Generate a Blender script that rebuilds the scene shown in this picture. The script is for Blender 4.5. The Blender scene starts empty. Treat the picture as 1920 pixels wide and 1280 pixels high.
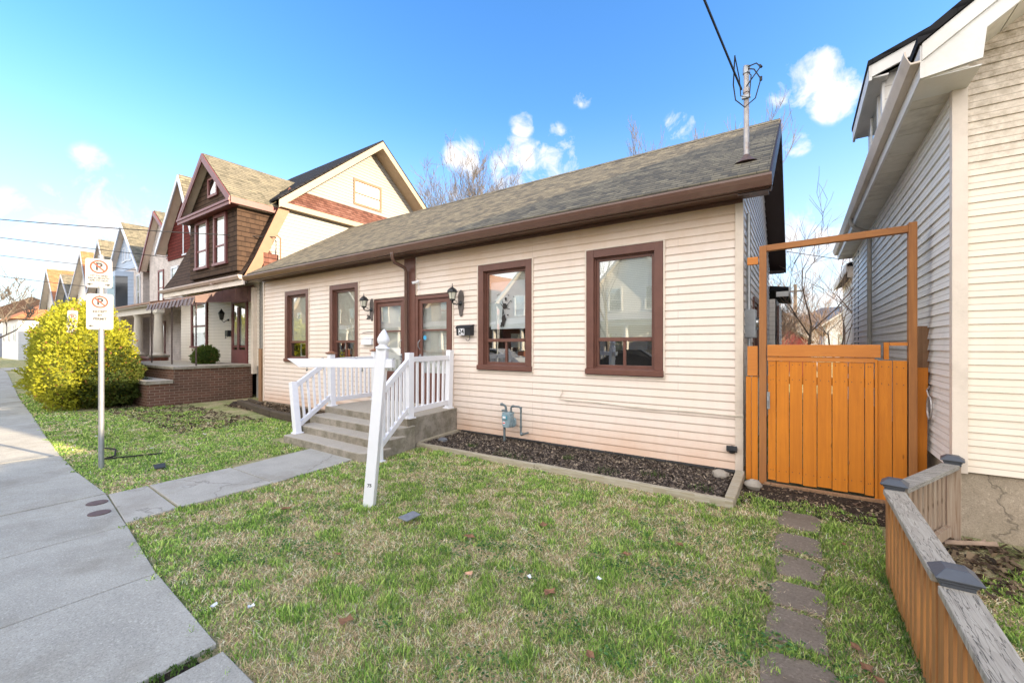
import bpy, math, random
import numpy as np
from mathutils import Vector, Matrix
R=math.radians
random.seed(7); rng=np.random.default_rng(7)
S=bpy.context.scene
COL=S.collection
# ------------------------------------------------------------------ camera
YAW=34.2; HC=1.65
cam=bpy.data.cameras.new('camera'); co=bpy.data.objects.new('camera',cam); COL.objects.link(co)
co.location=(0,0,HC); co.rotation_euler=(R(90),0,R(YAW))
cam.sensor_width=36; cam.lens=792/1920*36; cam.shift_y=7/1920; cam.clip_start=.05; cam.clip_end=3000
S.camera=co
# ------------------------------------------------------------------ light
SAZ=10.5; SEL=18.0          # sun azimuth from +X toward +Y, elevation
W=bpy.data.worlds.new('World'); S.world=W; W.use_nodes=True
def build_world():
    nt=W.node_tree; nt.nodes.clear(); L=nt.links.new
    out=nt.nodes.new('ShaderNodeOutputWorld'); bg=nt.nodes.new('ShaderNodeBackground'); L(bg.outputs[0],out.inputs[0])
    bg.inputs[1].default_value=.15
    sky=nt.nodes.new('ShaderNodeTexSky'); sky.sky_type='NISHITA'; sky.sun_disc=False
    sky.sun_elevation=R(SEL); sky.sun_rotation=R(90-SAZ); sky.air_density=1.1; sky.dust_density=.5; sky.ozone_density=2.2
    hsv=nt.nodes.new('ShaderNodeHueSaturation'); hsv.inputs['Saturation'].default_value=1.30; hsv.inputs['Value'].default_value=.98
    hsv.inputs['Hue'].default_value=.509
    L(sky.outputs[0],hsv.inputs['Color'])
    tc=nt.nodes.new('ShaderNodeTexCoord')
    def math_(op,a,b=None,c=None,clamp=False):
        n=nt.nodes.new('ShaderNodeMath'); n.operation=op; n.use_clamp=clamp
        for i,v in enumerate((a,b,c)):
            if v is None: continue
            if isinstance(v,(int,float)): n.inputs[i].default_value=v
            else: L(v,n.inputs[i])
        return n.outputs[0]
    sep=nt.nodes.new('ShaderNodeSeparateXYZ'); L(tc.outputs['Generated'],sep.inputs[0])
    zz=math_('MAXIMUM',sep.outputs[2],.04); zz=math_('ADD',zz,.08)
    cx=math_('DIVIDE',sep.outputs[0],zz); cy=math_('DIVIDE',sep.outputs[1],zz)
    cmb=nt.nodes.new('ShaderNodeCombineXYZ'); L(cx,cmb.inputs[0]); L(cy,cmb.inputs[1])
    no=nt.nodes.new('ShaderNodeTexNoise'); no.inputs['Scale'].default_value=2.6; no.inputs['Detail'].default_value=9; no.inputs['Roughness'].default_value=.62
    L(cmb.outputs[0],no.inputs['Vector'])
    no2=nt.nodes.new('ShaderNodeTexNoise'); no2.inputs['Scale'].default_value=15; no2.inputs['Detail'].default_value=9; no2.inputs['Roughness'].default_value=.62; no2.inputs['Distortion'].default_value=.4
    L(tc.outputs['Generated'],no2.inputs['Vector'])
    # scattered small cumulus: direction, angular radius (deg), weight
    th=R(YAW)
    def d(u,v):
        a=(u-960)/792; b=(647-v)/792
        x=a*math.cos(th)-math.sin(th); y=a*math.sin(th)+math.cos(th); l=math.sqrt(x*x+y*y+b*b); return (x/l,y/l,b/l)
    blobs=[(1495,158,2.9,.95),(1565,178,3.0,.95),(1530,140,2.8,.9),(868,298,3.0,.85),(968,312,4.2,.92),(1045,308,4.4,.95),(1000,335,4.6,.85),(1278,240,2.4,.9),(1495,268,1.7,.9),
           (1092,178,1.6,.62),(980,234,1.9,.6),(1040,255,1.8,.6),(215,408,5,.72),(150,412,4,.6),(100,490,6,.45),(270,470,4.5,.4),(20,395,2.5,.5),(30,500,7,.5),(170,300,1.8,.4),(120,540,7,.5),(860,370,2,.5),(1540,520,9,.75),(1500,585,9,.8)]
    acc=None
    for (u,v,r,w) in blobs:
        dp=nt.nodes.new('ShaderNodeVectorMath'); dp.operation='DOT_PRODUCT'; L(tc.outputs['Generated'],dp.inputs[0]); dp.inputs[1].default_value=d(u,v)
        mr=nt.nodes.new('ShaderNodeMapRange'); mr.interpolation_type='SMOOTHSTEP'; L(dp.outputs['Value'],mr.inputs[0])
        mr.inputs[1].default_value=math.cos(R(r)); mr.inputs[2].default_value=math.cos(R(r*.15)); mr.inputs[3].default_value=0; mr.inputs[4].default_value=w
        acc=mr.outputs[0] if acc is None else math_('MAXIMUM',acc,mr.outputs[0])
    n2=math_('MULTIPLY_ADD',no2.outputs[0],5.2,-2.85)
    v1=math_('ADD',acc,n2)
    gate=math_('MULTIPLY',acc,3.0,clamp=True)
    v1=math_('MULTIPLY',math_('MULTIPLY',v1,.95,clamp=True),gate)
    # unseen bright cloud deck behind the camera, added to fill the shaded fronts
    mr=nt.nodes.new('ShaderNodeMapRange'); L(sep.outputs[1],mr.inputs[0]); mr.inputs[1].default_value=-.02; mr.inputs[2].default_value=-.4; mr.inputs[3].default_value=-.55; mr.inputs[4].default_value=.62
    v2=math_('MULTIPLY',math_('ADD',math_('MULTIPLY_ADD',no.outputs[0],2.0,-1.0),mr.outputs[0]),1.8,clamp=True)
        # pale horizon
    hz=nt.nodes.new('ShaderNodeMapRange'); hz.interpolation_type='SMOOTHSTEP'; L(sep.outputs[2],hz.inputs[0]); hz.inputs[1].default_value=.50; hz.inputs[2].default_value=-.02; hz.inputs[3].default_value=0; hz.inputs[4].default_value=.82
    mh=nt.nodes.new('ShaderNodeMixRGB'); L(hz.outputs[0],mh.inputs[0]); L(hsv.outputs[0],mh.inputs[1]); mh.inputs[2].default_value=(1.9,2.3,2.9,1)
    m1=nt.nodes.new('ShaderNodeMixRGB'); L(v1,m1.inputs[0]); L(mh.outputs[0],m1.inputs[1]); m1.inputs[2].default_value=(2.7,2.65,2.7,1)
    mx=nt.nodes.new('ShaderNodeMixRGB'); L(v2,mx.inputs[0]); L(m1.outputs[0],mx.inputs[1]); mx.inputs[2].default_value=(7.4,7.2,7.1,1)
    L(mx.outputs[0],bg.inputs[0])
build_world()
sd=bpy.data.lights.new('sun','SUN'); so=bpy.data.objects.new('sun',sd); COL.objects.link(so)
sd.energy=5.0; sd.angle=R(.5); sd.color=(1,.80,.55)
sv=Vector((math.cos(R(SEL))*math.cos(R(SAZ)),math.cos(R(SEL))*math.sin(R(SAZ)),math.sin(R(SEL))))
so.rotation_euler=sv.to_track_quat('Z','Y').to_euler(); so.location=(20,5,30)
S.view_settings.view_transform='Standard'; S.view_settings.look='None'; S.view_settings.gamma=1; S.view_settings.exposure=1.6
S.render.engine='CYCLES'; S.cycles.max_bounces=8; S.cycles.transparent_max_bounces=16
# ------------------------------------------------------------------ materials
MATS={}
class NB:
    def __init__(s,name):
        s.m=bpy.data.materials.new(name); s.m.use_nodes=True; s.nt=s.m.node_tree; s.L=s.nt.links.new
        s.b=s.nt.nodes['Principled BSDF']; s.out=s.nt.nodes['Material Output']
        s.geo=s.nt.nodes.new('ShaderNodeNewGeometry'); s.uv=s.nt.nodes.new('ShaderNodeUVMap'); s.uv.uv_map='UVMap'
        s.pos=s.geo.outputs['Position']; s.uvo=s.uv.outputs[0]
    def n(s,t,ins={},**kw):
        n=s.nt.nodes.new('ShaderNode'+t)
        for k,v in kw.items(): setattr(n,k,v)
        for k,v in ins.items():
            if hasattr(v,'is_output') or hasattr(v,'links'): s.L(v,n.inputs[k])
            else: n.inputs[k].default_value=v
        return n
    def map(s,src,scale=(1,1,1),loc=(0,0,0)):
        return s.n('Mapping',{'Vector':src,'Scale':scale,'Location':loc}).outputs[0]
    def noise(s,scale,detail=4,rough=.55,vec=None,dist=0):
        return s.n('TexNoise',{'Vector':vec if vec is not None else s.pos,'Scale':scale,'Detail':detail,'Roughness':rough,'Distortion':dist}).outputs[0]
    def ramp(s,f,stops,interp='LINEAR'):
        r=s.n('ValToRGB',{'Fac':f}); e=r.color_ramp.elements; r.color_ramp.interpolation=interp
        while len(e)<len(stops): e.new(.5)
        for i,(p,c) in enumerate(stops):
            e[i].position=p; e[i].color=(c,c,c,1) if isinstance(c,(int,float)) else (*c,1)
        return r.outputs[0]
    def mix(s,f,a,b,mode='MIX'):
        n=s.nt.nodes.new('ShaderNodeMixRGB'); n.blend_type=mode
        for i,v in enumerate((f,a,b)):
            if isinstance(v,(int,float)): n.inputs[i].default_value=v if i==0 else (v,v,v,1)
            elif isinstance(v,tuple): n.inputs[i].default_value=(*v,1)
            else: s.L(v,n.inputs[i])
        return n.outputs[0]
    def math(s,op,a,b=0,c=0,clamp=False):
        n=s.nt.nodes.new('ShaderNodeMath'); n.operation=op; n.use_clamp=clamp
        for i,v in enumerate((a,b,c)):
            if isinstance(v,(int,float)): n.inputs[i].default_value=v
            else: s.L(v,n.inputs[i])
        return n.outputs[0]
    def xyz(s,v): return s.n('SeparateXYZ',{0:v}).outputs
    def comb(s,x,y,z=0): return s.n('CombineXYZ',{0:x,1:y,2:z}).outputs[0]
    def fin(s,col,rough=.6,bump=None,dist=.01,metal=0,spec=.4,strength=1):
        if isinstance(col,tuple): s.b.inputs['Base Color'].default_value=(*col,1)
        else: s.L(col,s.b.inputs['Base Color'])
        if isinstance(rough,(int,float)): s.b.inputs['Roughness'].default_value=rough
        else: s.L(rough,s.b.inputs['Roughness'])
        s.b.inputs['Metallic'].default_value=metal; s.b.inputs['Specular IOR Level'].default_value=spec
        if bump is not None:
            bn=s.n('Bump',{'Height':bump,'Distance':dist,'Strength':strength}); s.L(bn.outputs[0],s.b.inputs['Normal'])
        MATS[s.m.name]=s.m; return s.m
def sc(c,k): return tuple(min(1,x*k) for x in c)
def plain(name,col,rough=.55,var=.12,vs=5,bump=.0015,bs=60,metal=0,spec=.4,dirt=.0,dirtcol=(.12,.09,.06)):
    b=NB(name); n=b.noise(vs,5,.6); c=b.mix(b.ramp(n,[(.3,0),(.7,1)]),sc(col,1-var),sc(col,1+var*.6))
    if dirt>0:
        d=b.ramp(b.noise(vs*.6,7,.7),[(.5,0),(.75,dirt)]); c=b.mix(d,c,dirtcol)
    return b.fin(c,rough,b.noise(bs,4,.6),bump,metal,spec)
def siding_mat(name,col,z0=.06,ch=.108,stain=0,mold=0,streak=.15,far=False,axis='x'):
    b=NB(name); p=b.xyz(b.pos); hx=p[0] if axis=='x' else p[1]
    z=b.math('SUBTRACT',p[2],z0)
    br=b.n('TexBrick',{'Vector':b.comb(hx,z),'Color1':(*sc(col,1.0),1),'Color2':(*sc(col,.955),1),'Mortar':(*sc(col,.45),1),'Scale':1,'Mortar Size':.0022,'Mortar Smooth':.4,'Brick Width':3.66,'Row Height':ch},offset=.37,offset_frequency=3)
    c=br.outputs[0]
    st=b.noise(1,6,.65,b.n('Mapping',{'Vector':b.comb(b.math('ADD',p[0],p[1]),0,p[2]),'Scale':(9,1,.8)}).outputs[0])
    c=b.mix(b.ramp(st,[(.42,0),(.75,streak)]),c,sc(col,.55))
    c=b.mix(b.ramp(b.noise(1.1,5,.6),[(.35,0),(.75,.5)]),c,sc((col[0],col[1]*.94,col[2]*.85),.92))
    # fine grime plus contact shadow, painted dark along the lap edge
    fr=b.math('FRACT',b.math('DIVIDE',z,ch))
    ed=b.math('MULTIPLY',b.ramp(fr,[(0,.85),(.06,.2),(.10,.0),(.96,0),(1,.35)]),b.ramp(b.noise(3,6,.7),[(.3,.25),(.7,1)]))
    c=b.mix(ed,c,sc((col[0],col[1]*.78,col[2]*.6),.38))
    if stain:
        zz=b.math('ADD',p[2],b.math('MULTIPLY',b.math('SUBTRACT',b.noise(2.2,6,.7),.5),.7))
        c=b.mix(b.ramp(zz,[(0.05,.5),(.30,.25),(.55,0)]),c,(.60,.30,.13))
        top=b.math('ADD',p[2],b.math('MULTIPLY',b.math('SUBTRACT',b.noise(1.4,6,.7),.5),.9))
        c=b.mix(b.math('MULTIPLY',b.math('SUBTRACT',top,2.85,clamp=True),1.3,clamp=True),c,(.60,.42,.27))
    if mold:
        zz=b.math('ADD',p[2],b.math('MULTIPLY',b.math('SUBTRACT',b.noise(3,7,.75),.5),1.6))
        f=b.math('MULTIPLY',b.math('MULTIPLY',b.math('SUBTRACT',zz,2.9,clamp=True),.9,clamp=True),b.ramp(b.noise(14,6,.75),[(.36,.15),(.62,1)]))
        c=b.mix(b.math('MULTIPLY',f,mold),c,(.22,.16,.08))
    bump=b.noise(70,3,.5,b.map(b.pos,(.3,.3,1)))
    dist=.0008
    if far:
        bump=b.math('SUBTRACT',1,fr); dist=.02
    return b.fin(c,.42,bump,dist,0,.35)
def shingle_mat(name,c1,c2,c3,rw=.30,rh=.14,moss=0):
    b=NB(name)
    wv=b.n('VectorMath',{0:b.uvo,1:b.n('VectorMath',{0:b.n('TexNoise',{'Vector':b.uvo,'Scale':3,'Detail':2}).outputs[1],1:(.010,.010,0)},operation='MULTIPLY').outputs[0]},operation='ADD').outputs[0]
    br=b.n('TexBrick',{'Vector':wv,'Color1':(0,0,0,1),'Color2':(1,1,1,1),'Mortar':(.5,.5,.5,1),'Scale':1,'Mortar Size':.004,'Mortar Smooth':.2,'Bias':0,'Brick Width':rw,'Row Height':rh},offset=.5)
    br2=b.n('TexBrick',{'Vector':b.map(wv,(1,1,1),(.11,0,0)),'Color1':(0,0,0,1),'Color2':(1,1,1,1),'Mortar':(.5,.5,.5,1),'Scale':1,'Mortar Size':0,'Brick Width':rw*.57,'Row Height':rh},offset=.37)
    k=b.math('ADD',b.math('MULTIPLY',br.outputs[0],.5),b.math('MULTIPLY',br2.outputs[0],.5))
    c=b.ramp(k,[(.15,c2),(.5,c1),(.85,c3)])
    c=b.mix(b.ramp(b.noise(.7,5,.65),[(.35,0),(.7,.12)]),c,sc(c2,.9))
    gr=b.noise(200,3,.7); c=b.mix(.4,c,b.mix(gr,sc(c1,.35),sc(c1,1.8)),'OVERLAY')
    fr=b.math('FRACT',b.math('DIVIDE',b.xyz(wv)[1],rh))
    # butt edge of each course: shadow line painted dark into the colour
    c=b.mix(b.ramp(fr,[(0,.8),(.13,.75),(.2,0)]),c,sc(c2,.28))
    c=b.mix(b.math('MULTIPLY',br.outputs[1],.6),c,sc(c2,.3))
    h=b.math('ADD',b.math('SUBTRACT',1,fr),b.math('MULTIPLY',br.outputs[1],-.8))
    h=b.math('ADD',h,b.math('MULTIPLY',br2.outputs[0],.3)); h=b.math('ADD',h,b.math('MULTIPLY',gr,.2))
    return b.fin(c,.9,h,.010,0,.15)
def brick_mat(name,c1,c2,mortar,bw=.215,rh=.075,ms=.010,dirt=.4):
    b=NB(name)
    br=b.n('TexBrick',{'Vector':b.uvo,'Color1':(*c1,1),'Color2':(*c2,1),'Mortar':(*mortar,1),'Scale':1,'Mortar Size':ms/2,'Mortar Smooth':.2,'Brick Width':bw,'Row Height':rh},offset=.5)
    c=b.mix(b.ramp(b.noise(2,6,.7),[(.4,0),(.75,dirt)]),br.outputs[0],(.05,.045,.035))
    c=b.mix(.5,c,b.mix(b.noise(45,4,.7),0.25,.75),'OVERLAY')
    h=b.math('ADD',b.math('MULTIPLY',br.outputs[1],-1),b.math('MULTIPLY',b.noise(90,4,.6),.3))
    return b.fin(c,.85,h,.008,0,.2)
def wood_mat(name,col,dark,along='v',gr=1.0,rough=.7,gs=1,crack=0):
    b=NB(name); v=b.map(b.uvo,(60*gs,2.2*gs,1) if along=='v' else (2.2*gs,60*gs,1))
    oi=b.n('ObjectInfo').outputs['Random']
    p=b.xyz(b.pos); vv=b.n('VectorMath',{0:v,1:b.comb(b.math('MULTIPLY',oi,30),b.math('MULTIPLY',b.math('FLOOR',b.math('MULTIPLY',b.math('ADD',p[0],p[1]),7)),3.3),0)},operation='ADD').outputs[0]
    g=b.noise(1,6,.65,vv,.6)
    c=b.mix(b.ramp(g,[(.35,gr),(.65,0)]),col,dark)
    c=b.mix(b.ramp(b.noise(4,5,.6),[(.4,0),(.8,.4)]),c,sc(dark,1.1))
    c=b.mix(b.math('MULTIPLY',oi,.22),c,sc(dark,.9)); kn=b.n('TexVoronoi',{'Vector':b.map(b.uvo,(5,1.6,1) if along=='v' else (1.6,5,1)),'Scale':1.3}).outputs[0]; c=b.mix(b.ramp(kn,[(.035,.75),(.07,0)]),c,sc(dark,.5))
    h=g
    if crack:
        k=b.ramp(b.noise(1,3,.5,b.map(b.uvo,(3,40,1) if along!='v' else (40,3,1)),1.5),[(.485,0),(.5,1),(.515,0)])
        c=b.mix(b.math('MULTIPLY',k,crack),c,(.03,.025,.02)); h=b.math('SUBTRACT',g,k)
    return b.fin(c,rough,h,.002,0,.25)
def concrete_mat(name,col,dirt=.3,bs=1.0,crack=False,green=0):
    b=NB(name)
    c=b.mix(b.ramp(b.noise(1.7,7,.65),[(.3,0),(.72,1)]),sc(col,.80),sc(col,1.1))
    sp=b.noise(150*bs,3,.8); c=b.mix(b.ramp(sp,[(.40,.42),(.5,0),(.62,0)]),c,sc(col,.38)); c=b.mix(b.ramp(b.noise(110*bs,2,.7),[(.58,0),(.68,.5)]),c,sc(col,1.5))
    c=b.mix(b.ramp(b.noise(.8,6,.7),[(.5,0),(.7,dirt)]),c,sc((col[0],col[1]*.92,col[2]*.8),.5))
    if green:
        p=b.xyz(b.pos); f=b.math('MULTIPLY',b.ramp(b.noise(5,7,.75),[(.42,0),(.62,1)]),green); c=b.mix(f,c,(.075,.07,.035))
    if green:
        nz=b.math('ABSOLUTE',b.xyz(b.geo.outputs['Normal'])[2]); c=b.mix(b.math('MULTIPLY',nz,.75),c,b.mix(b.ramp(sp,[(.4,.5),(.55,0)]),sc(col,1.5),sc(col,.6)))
    h=b.math('ADD',b.math('MULTIPLY',sp,.6),b.noise(30,5,.7))
    if crack:
        vo=b.n('TexVoronoi',{'Vector':b.n('VectorMath',{0:b.pos,1:b.n('TexNoise',{'Vector':b.pos,'Scale':2.2,'Detail':5}).outputs[1]},operation='ADD').outputs[0],'Scale':.42},feature='DISTANCE_TO_EDGE').outputs[0]
        k=b.ramp(vo,[(0,1),(.006,0)]); c=b.mix(b.math('MULTIPLY',k,.55),c,sc(col,.22)); h=b.math('SUBTRACT',h,k)
    return b.fin(c,.88,h,.003,0,.2)
def glass_mat(name,refl=.5,tint=(.96,.985,.975)):
    m=bpy.data.materials.new(name); m.use_nodes=True; nt=m.node_tree; nt.nodes.clear(); L=nt.links.new
    o=nt.nodes.new('ShaderNodeOutputMaterial'); mx=nt.nodes.new('ShaderNodeMixShader'); g=nt.nodes.new('ShaderNodeBsdfGlossy'); t=nt.nodes.new('ShaderNodeBsdfTransparent')
    g.inputs['Roughness'].default_value=.012; g.inputs['Color'].default_value=(*tint,1); t.inputs[0].default_value=(*tint,1)
    no=nt.nodes.new('ShaderNodeTexNoise'); no.inputs['Scale'].default_value=1.6; no.inputs['Detail'].default_value=1
    ge=nt.nodes.new('ShaderNodeNewGeometry'); L(ge.outputs['Position'],no.inputs['Vector'])
    bp=nt.nodes.new('ShaderNodeBump'); bp.inputs['Distance'].default_value=.0015; bp.inputs['Strength'].default_value=.5; L(no.outputs[0],bp.inputs['Height']); L(bp.outputs[0],g.inputs['Normal'])
    lw=nt.nodes.new('ShaderNodeLayerWeight'); lw.inputs['Blend'].default_value=.35
    ma=nt.nodes.new('ShaderNodeMath'); ma.operation='MULTIPLY_ADD'; ma.use_clamp=True; L(lw.outputs['Fresnel'],ma.inputs[0]); ma.inputs[1].default_value=.55; ma.inputs[2].default_value=refl
    L(ma.outputs[0],mx.inputs[0]); L(t.outputs[0],mx.inputs[1]); L(g.outputs[0],mx.inputs[2]); L(mx.outputs[0],o.inputs[0]); MATS[name]=m; return m
def leaf_mat(name,rough=.6,trans=.35):
    m=bpy.data.materials.new(name); m.use_nodes=True; nt=m.node_tree; L=nt.links.new; b=nt.nodes['Principled BSDF']; o=nt.nodes['Material Output']
    a=nt.nodes.new('ShaderNodeVertexColor'); a.layer_name='Col'; L(a.outputs[0],b.inputs['Base Color']); b.inputs['Roughness'].default_value=rough; b.inputs['Specular IOR Level'].default_value=.2
    t=nt.nodes.new('ShaderNodeBsdfTranslucent'); L(a.outputs[0],t.inputs[0]); mx=nt.nodes.new('ShaderNodeMixShader'); mx.inputs[0].default_value=trans
    L(b.outputs[0],mx.inputs[1]); L(t.outputs[0],mx.inputs[2]); L(mx.outputs[0],o.inputs[0]); MATS[name]=m; return m
CREAM=(.80,.69,.61)
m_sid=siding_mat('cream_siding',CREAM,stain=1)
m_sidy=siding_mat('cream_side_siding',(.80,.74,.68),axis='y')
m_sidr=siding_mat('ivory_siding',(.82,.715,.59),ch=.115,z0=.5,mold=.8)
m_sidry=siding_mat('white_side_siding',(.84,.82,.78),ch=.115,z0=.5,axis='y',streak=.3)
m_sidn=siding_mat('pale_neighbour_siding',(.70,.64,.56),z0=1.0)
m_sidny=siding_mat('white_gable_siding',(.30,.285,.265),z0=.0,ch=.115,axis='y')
m_trimc=plain('cream_trim',(.70,.60,.50),.45,.08,3,dirt=.25)
m_trimw=plain('white_trim',(.72,.70,.66),.45,.06,3,dirt=.3,dirtcol=(.35,.27,.18))
m_sunf=plain('cream_fascia_paint',(.32,.25,.17),.5,.1,dirt=.2)
m_tan=plain('tan_board',(.24,.12,.065),.55,.15,4,dirt=.3)
m_brown=plain('brown_paint',(.145,.062,.045),.42,.14,6,.0015,50,dirt=.3,dirtcol=(.07,.035,.025))
m_brownm=plain('brown_metal',(.12,.062,.045),.30,.1,3,.0004,20,dirt=.35,dirtcol=(.22,.15,.11),spec=.6)
m_soff=plain('dark_soffit',(.055,.035,.03),.5,.1)
m_sh=shingle_mat('mottled_shingles',(.225,.20,.15),(.135,.125,.105),(.31,.275,.195),.20,.125)
m_shd=shingle_mat('dark_brown_shingles',(.11,.072,.05),(.065,.043,.032),(.09,.06,.042),.26,.15)
m_shk=shingle_mat('black_shingles',(.04,.038,.04),(.02,.02,.022),(.03,.03,.03))
m_shp=shingle_mat('rose_shingles',(.20,.10,.075),(.13,.065,.05),(.25,.14,.11),.22,.15)
m_sht=shingle_mat('tan_shingles',(.23,.21,.16),(.15,.14,.105),(.29,.26,.19))
m_sho=shingle_mat('orange_shingles',(.44,.22,.12),(.35,.17,.09),(.48,.26,.14))
m_brick=brick_mat('brown_brick',(.17,.085,.058),(.115,.06,.042),(.32,.25,.19))
m_brickr=brick_mat('red_brick',(.27,.09,.055),(.19,.065,.045),(.30,.24,.2))
m_brickp=brick_mat('painted_brick',(.66,.60,.56),(.60,.55,.52),(.42,.38,.36))
m_brickb=brick_mat('buff_brick',(.50,.36,.22),(.42,.28,.17),(.45,.38,.3))
m_conc=concrete_mat('sidewalk_concrete',(.41,.395,.345),.65,.6,False)
m_conc2=concrete_mat('path_concrete',(.45,.425,.37),.6,1,True)
m_step=concrete_mat('weathered_step_concrete',(.36,.32,.265),.6,.9,False,.55)
m_found=concrete_mat('stained_foundation',(.44,.36,.27),.6,.6,True,.2)
m_asph=concrete_mat('asphalt',(.07,.07,.07),.2)
m_white=plain('white_vinyl',(.78,.78,.81),.32,.03,3,.0004,30,spec=.5,dirt=.08,dirtcol=(.45,.42,.38))
m_orange=wood_mat('orange_painted_boards',(.66,.225,.022),(.42,.13,.018),'v',.6,.5,.45)
m_orangeh=wood_mat('orange_painted_rail',(.58,.215,.045),(.40,.13,.03),'h',.35,.45,.5)
m_orframe=wood_mat('brown_orange_frame',(.42,.175,.055),(.24,.10,.04),'v',.6,.55,.6)
m_orframeh=wood_mat('brown_orange_beam',(.42,.175,.055),(.24,.10,.04),'h',.6,.55,.6)
m_picket=wood_mat('orange_stained_pickets',(.50,.22,.065),(.24,.12,.06),'v',.7,.6,1)
m_greyw=wood_mat('weathered_grey_wood',(.42,.39,.34),(.22,.20,.17),'h',.9,.85,1.3,1)
m_greywv=wood_mat('weathered_grey_rail',(.50,.45,.37),(.27,.235,.19),'v',.8,.85,.7,.8)
m_greyp=wood_mat('weathered_pale_pickets',(.42,.34,.26),(.24,.15,.09),'v',.9,.85,1)
m_timber=wood_mat('pale_border_timber',(.48,.44,.36),(.26,.21,.12),'h',.7,.8,.6)
m_dtimber=wood_mat('dark_landscape_timber',(.12,.09,.06),(.05,.04,.03),'h',.8,.9,.6,.6)
m_post=wood_mat('brown_wood_post',(.38,.22,.12),(.20,.11,.06),'v',.8,.8,.8)
m_cap=plain('charcoal_cap',(.075,.082,.095),.5,.15,12,.001,80)
m_galv=plain('galvanised_steel',(.34,.36,.38),.38,.12,14,.0005,50,metal=.55,spec=.5)
m_rust=plain('rusty_galvanised_steel',(.45,.42,.40),.5,.2,12,.0005,50,metal=.4,dirt=.75,dirtcol=(.28,.12,.06))
m_meter=plain('grey_blue_meter_paint',(.24,.33,.37),.42,.15,20,.0008,80,dirt=.3,dirtcol=(.2,.17,.14))
m_pipe=plain('grey_pipe_paint',(.13,.16,.17),.45,.15,20)
m_black=plain('black_metal',(.02,.022,.026),.35,.1)
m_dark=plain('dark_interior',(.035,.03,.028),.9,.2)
m_blind=None
m_cable=plain('black_cable',(.03,.03,.03),.6)
m_pale=plain('pale_cable',(.62,.55,.45),.6)
m_sign=plain('white_sign_sheet',(.33,.33,.33),.35,.04,8,spec=.5)
m_red=plain('red_sign_paint',(.62,.06,.03),.4)
m_ink=plain('black_sign_ink',(.03,.03,.03),.5)
m_blue=plain('blue_sticker',(.05,.35,.60),.4)
m_lampg=plain('frosted_lamp_glass',(.62,.60,.50),.15,.05,spec=.8)
m_plaque=wood_mat('grey_plaque_wood',(.17,.14,.13),(.08,.07,.065),'v',.6,.7)
m_aw=plain('maroon_metal_awning',(.10,.052,.046),.45,.3,3,dirt=.5,dirtcol=(.20,.13,.09),spec=.3)
m_iron=plain('brown_iron',(.075,.045,.04),.45,.2)
m_stone=concrete_mat('stepping_stone_slate',(.23,.185,.14),.8,.4)
m_bark=plain('grey_bark',(.17,.14,.11),.9,.35,9,.006,30)
m_barkp=plain('pale_sunlit_bark',(.34,.24,.17),.9,.3,9,.006,30)
m_leafb=plain('dry_leaf',(.26,.13,.065),.8,.4,30,.002,60)
m_litter=plain('white_plastic_litter',(.72,.74,.76),.4,.08)
m_slate=plain('grey_broken_tile',(.19,.20,.22),.5,.25,25,.001,60)
m_rock=plain('grey_rock',(.33,.29,.24),.9,.25,8,.01,14)
m_iron2=plain('rusty_iron_cover',(.13,.085,.075),.7,.3,30,.002,60)
m_glass=glass_mat('window_glass',.27)
m_glassd=glass_mat('door_glass',.24)
m_leaf=leaf_mat('foliage'); m_grass=leaf_mat('grass_blades',.6,.45)
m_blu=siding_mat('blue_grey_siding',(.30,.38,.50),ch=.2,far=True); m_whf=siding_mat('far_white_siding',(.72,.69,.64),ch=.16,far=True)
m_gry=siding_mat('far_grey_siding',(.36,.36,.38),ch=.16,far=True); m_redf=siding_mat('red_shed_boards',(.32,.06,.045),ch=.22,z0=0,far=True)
m_redsh=shingle_mat('red_wall_shingles',(.17,.04,.032),(.12,.028,.024),(.14,.035,.03))
m_dkblue=plain('dark_blue_trim',(.06,.09,.13),.5)
m_silver=plain('silver_fascia',(.50,.53,.58),.35,.1,spec=.6)
m_maroon=plain('maroon_trim',(.17,.055,.05),.45,.15)
m_carp=[plain('car_paint_'+n,c,.2,.02,3,0,10,spec=.8) for n,c in (('black',(.02,.022,.025)),('silver',(.35,.37,.40)),('white',(.7,.7,.7)))]
m_tyre=plain('tyre_rubber',(.025,.025,.025),.85)
def blind_mat():
    b=NB('venetian_blind'); p=b.xyz(b.pos); f=b.math('FRACT',b.math('DIVIDE',p[2],.026)); c=b.mix(b.ramp(f,[(0,.0),(.2,1),(.85,1),(1,.1)]),(.45,.44,.38),(.86,.86,.78))
    m=b.fin(c,.5,f,.004); return m
m_blind=blind_mat()
def ground_mat():
    b=NB('lawn_ground'); n1=b.noise(1.6,7,.75); n2=b.noise(130,4,.8); n3=b.noise(55,5,.8); n4=b.noise(7,5,.7)
    c=b.mix(b.ramp(b.math('ADD',b.math('MULTIPLY',n1,.6),b.math('MULTIPLY',n3,.4)),[(.44,0),(.56,1)]),(.60,.49,.30),(.24,.31,.09))
    c=b.mix(b.ramp(n2,[(.36,.9),(.5,0)]),c,(.10,.095,.04)); c=b.mix(b.ramp(n2,[(.56,0),(.68,.8)]),c,(.72,.62,.42)); c=b.mix(b.ramp(n4,[(.62,0),(.72,.6)]),c,(.17,.13,.08))
    return b.fin(c,.95,b.math('ADD',n2,n3),.02,0,.1)
m_ground=ground_mat()
def soil_mat():
    b=NB('dark_garden_soil'); n=b.noise(60,6,.8); c=b.mix(b.ramp(n,[(.35,0),(.7,1)]),(.02,.016,.013),(.11,.085,.065)); return b.fin(c,.95,n,.03,0,.1)
m_soil=soil_mat()
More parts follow.
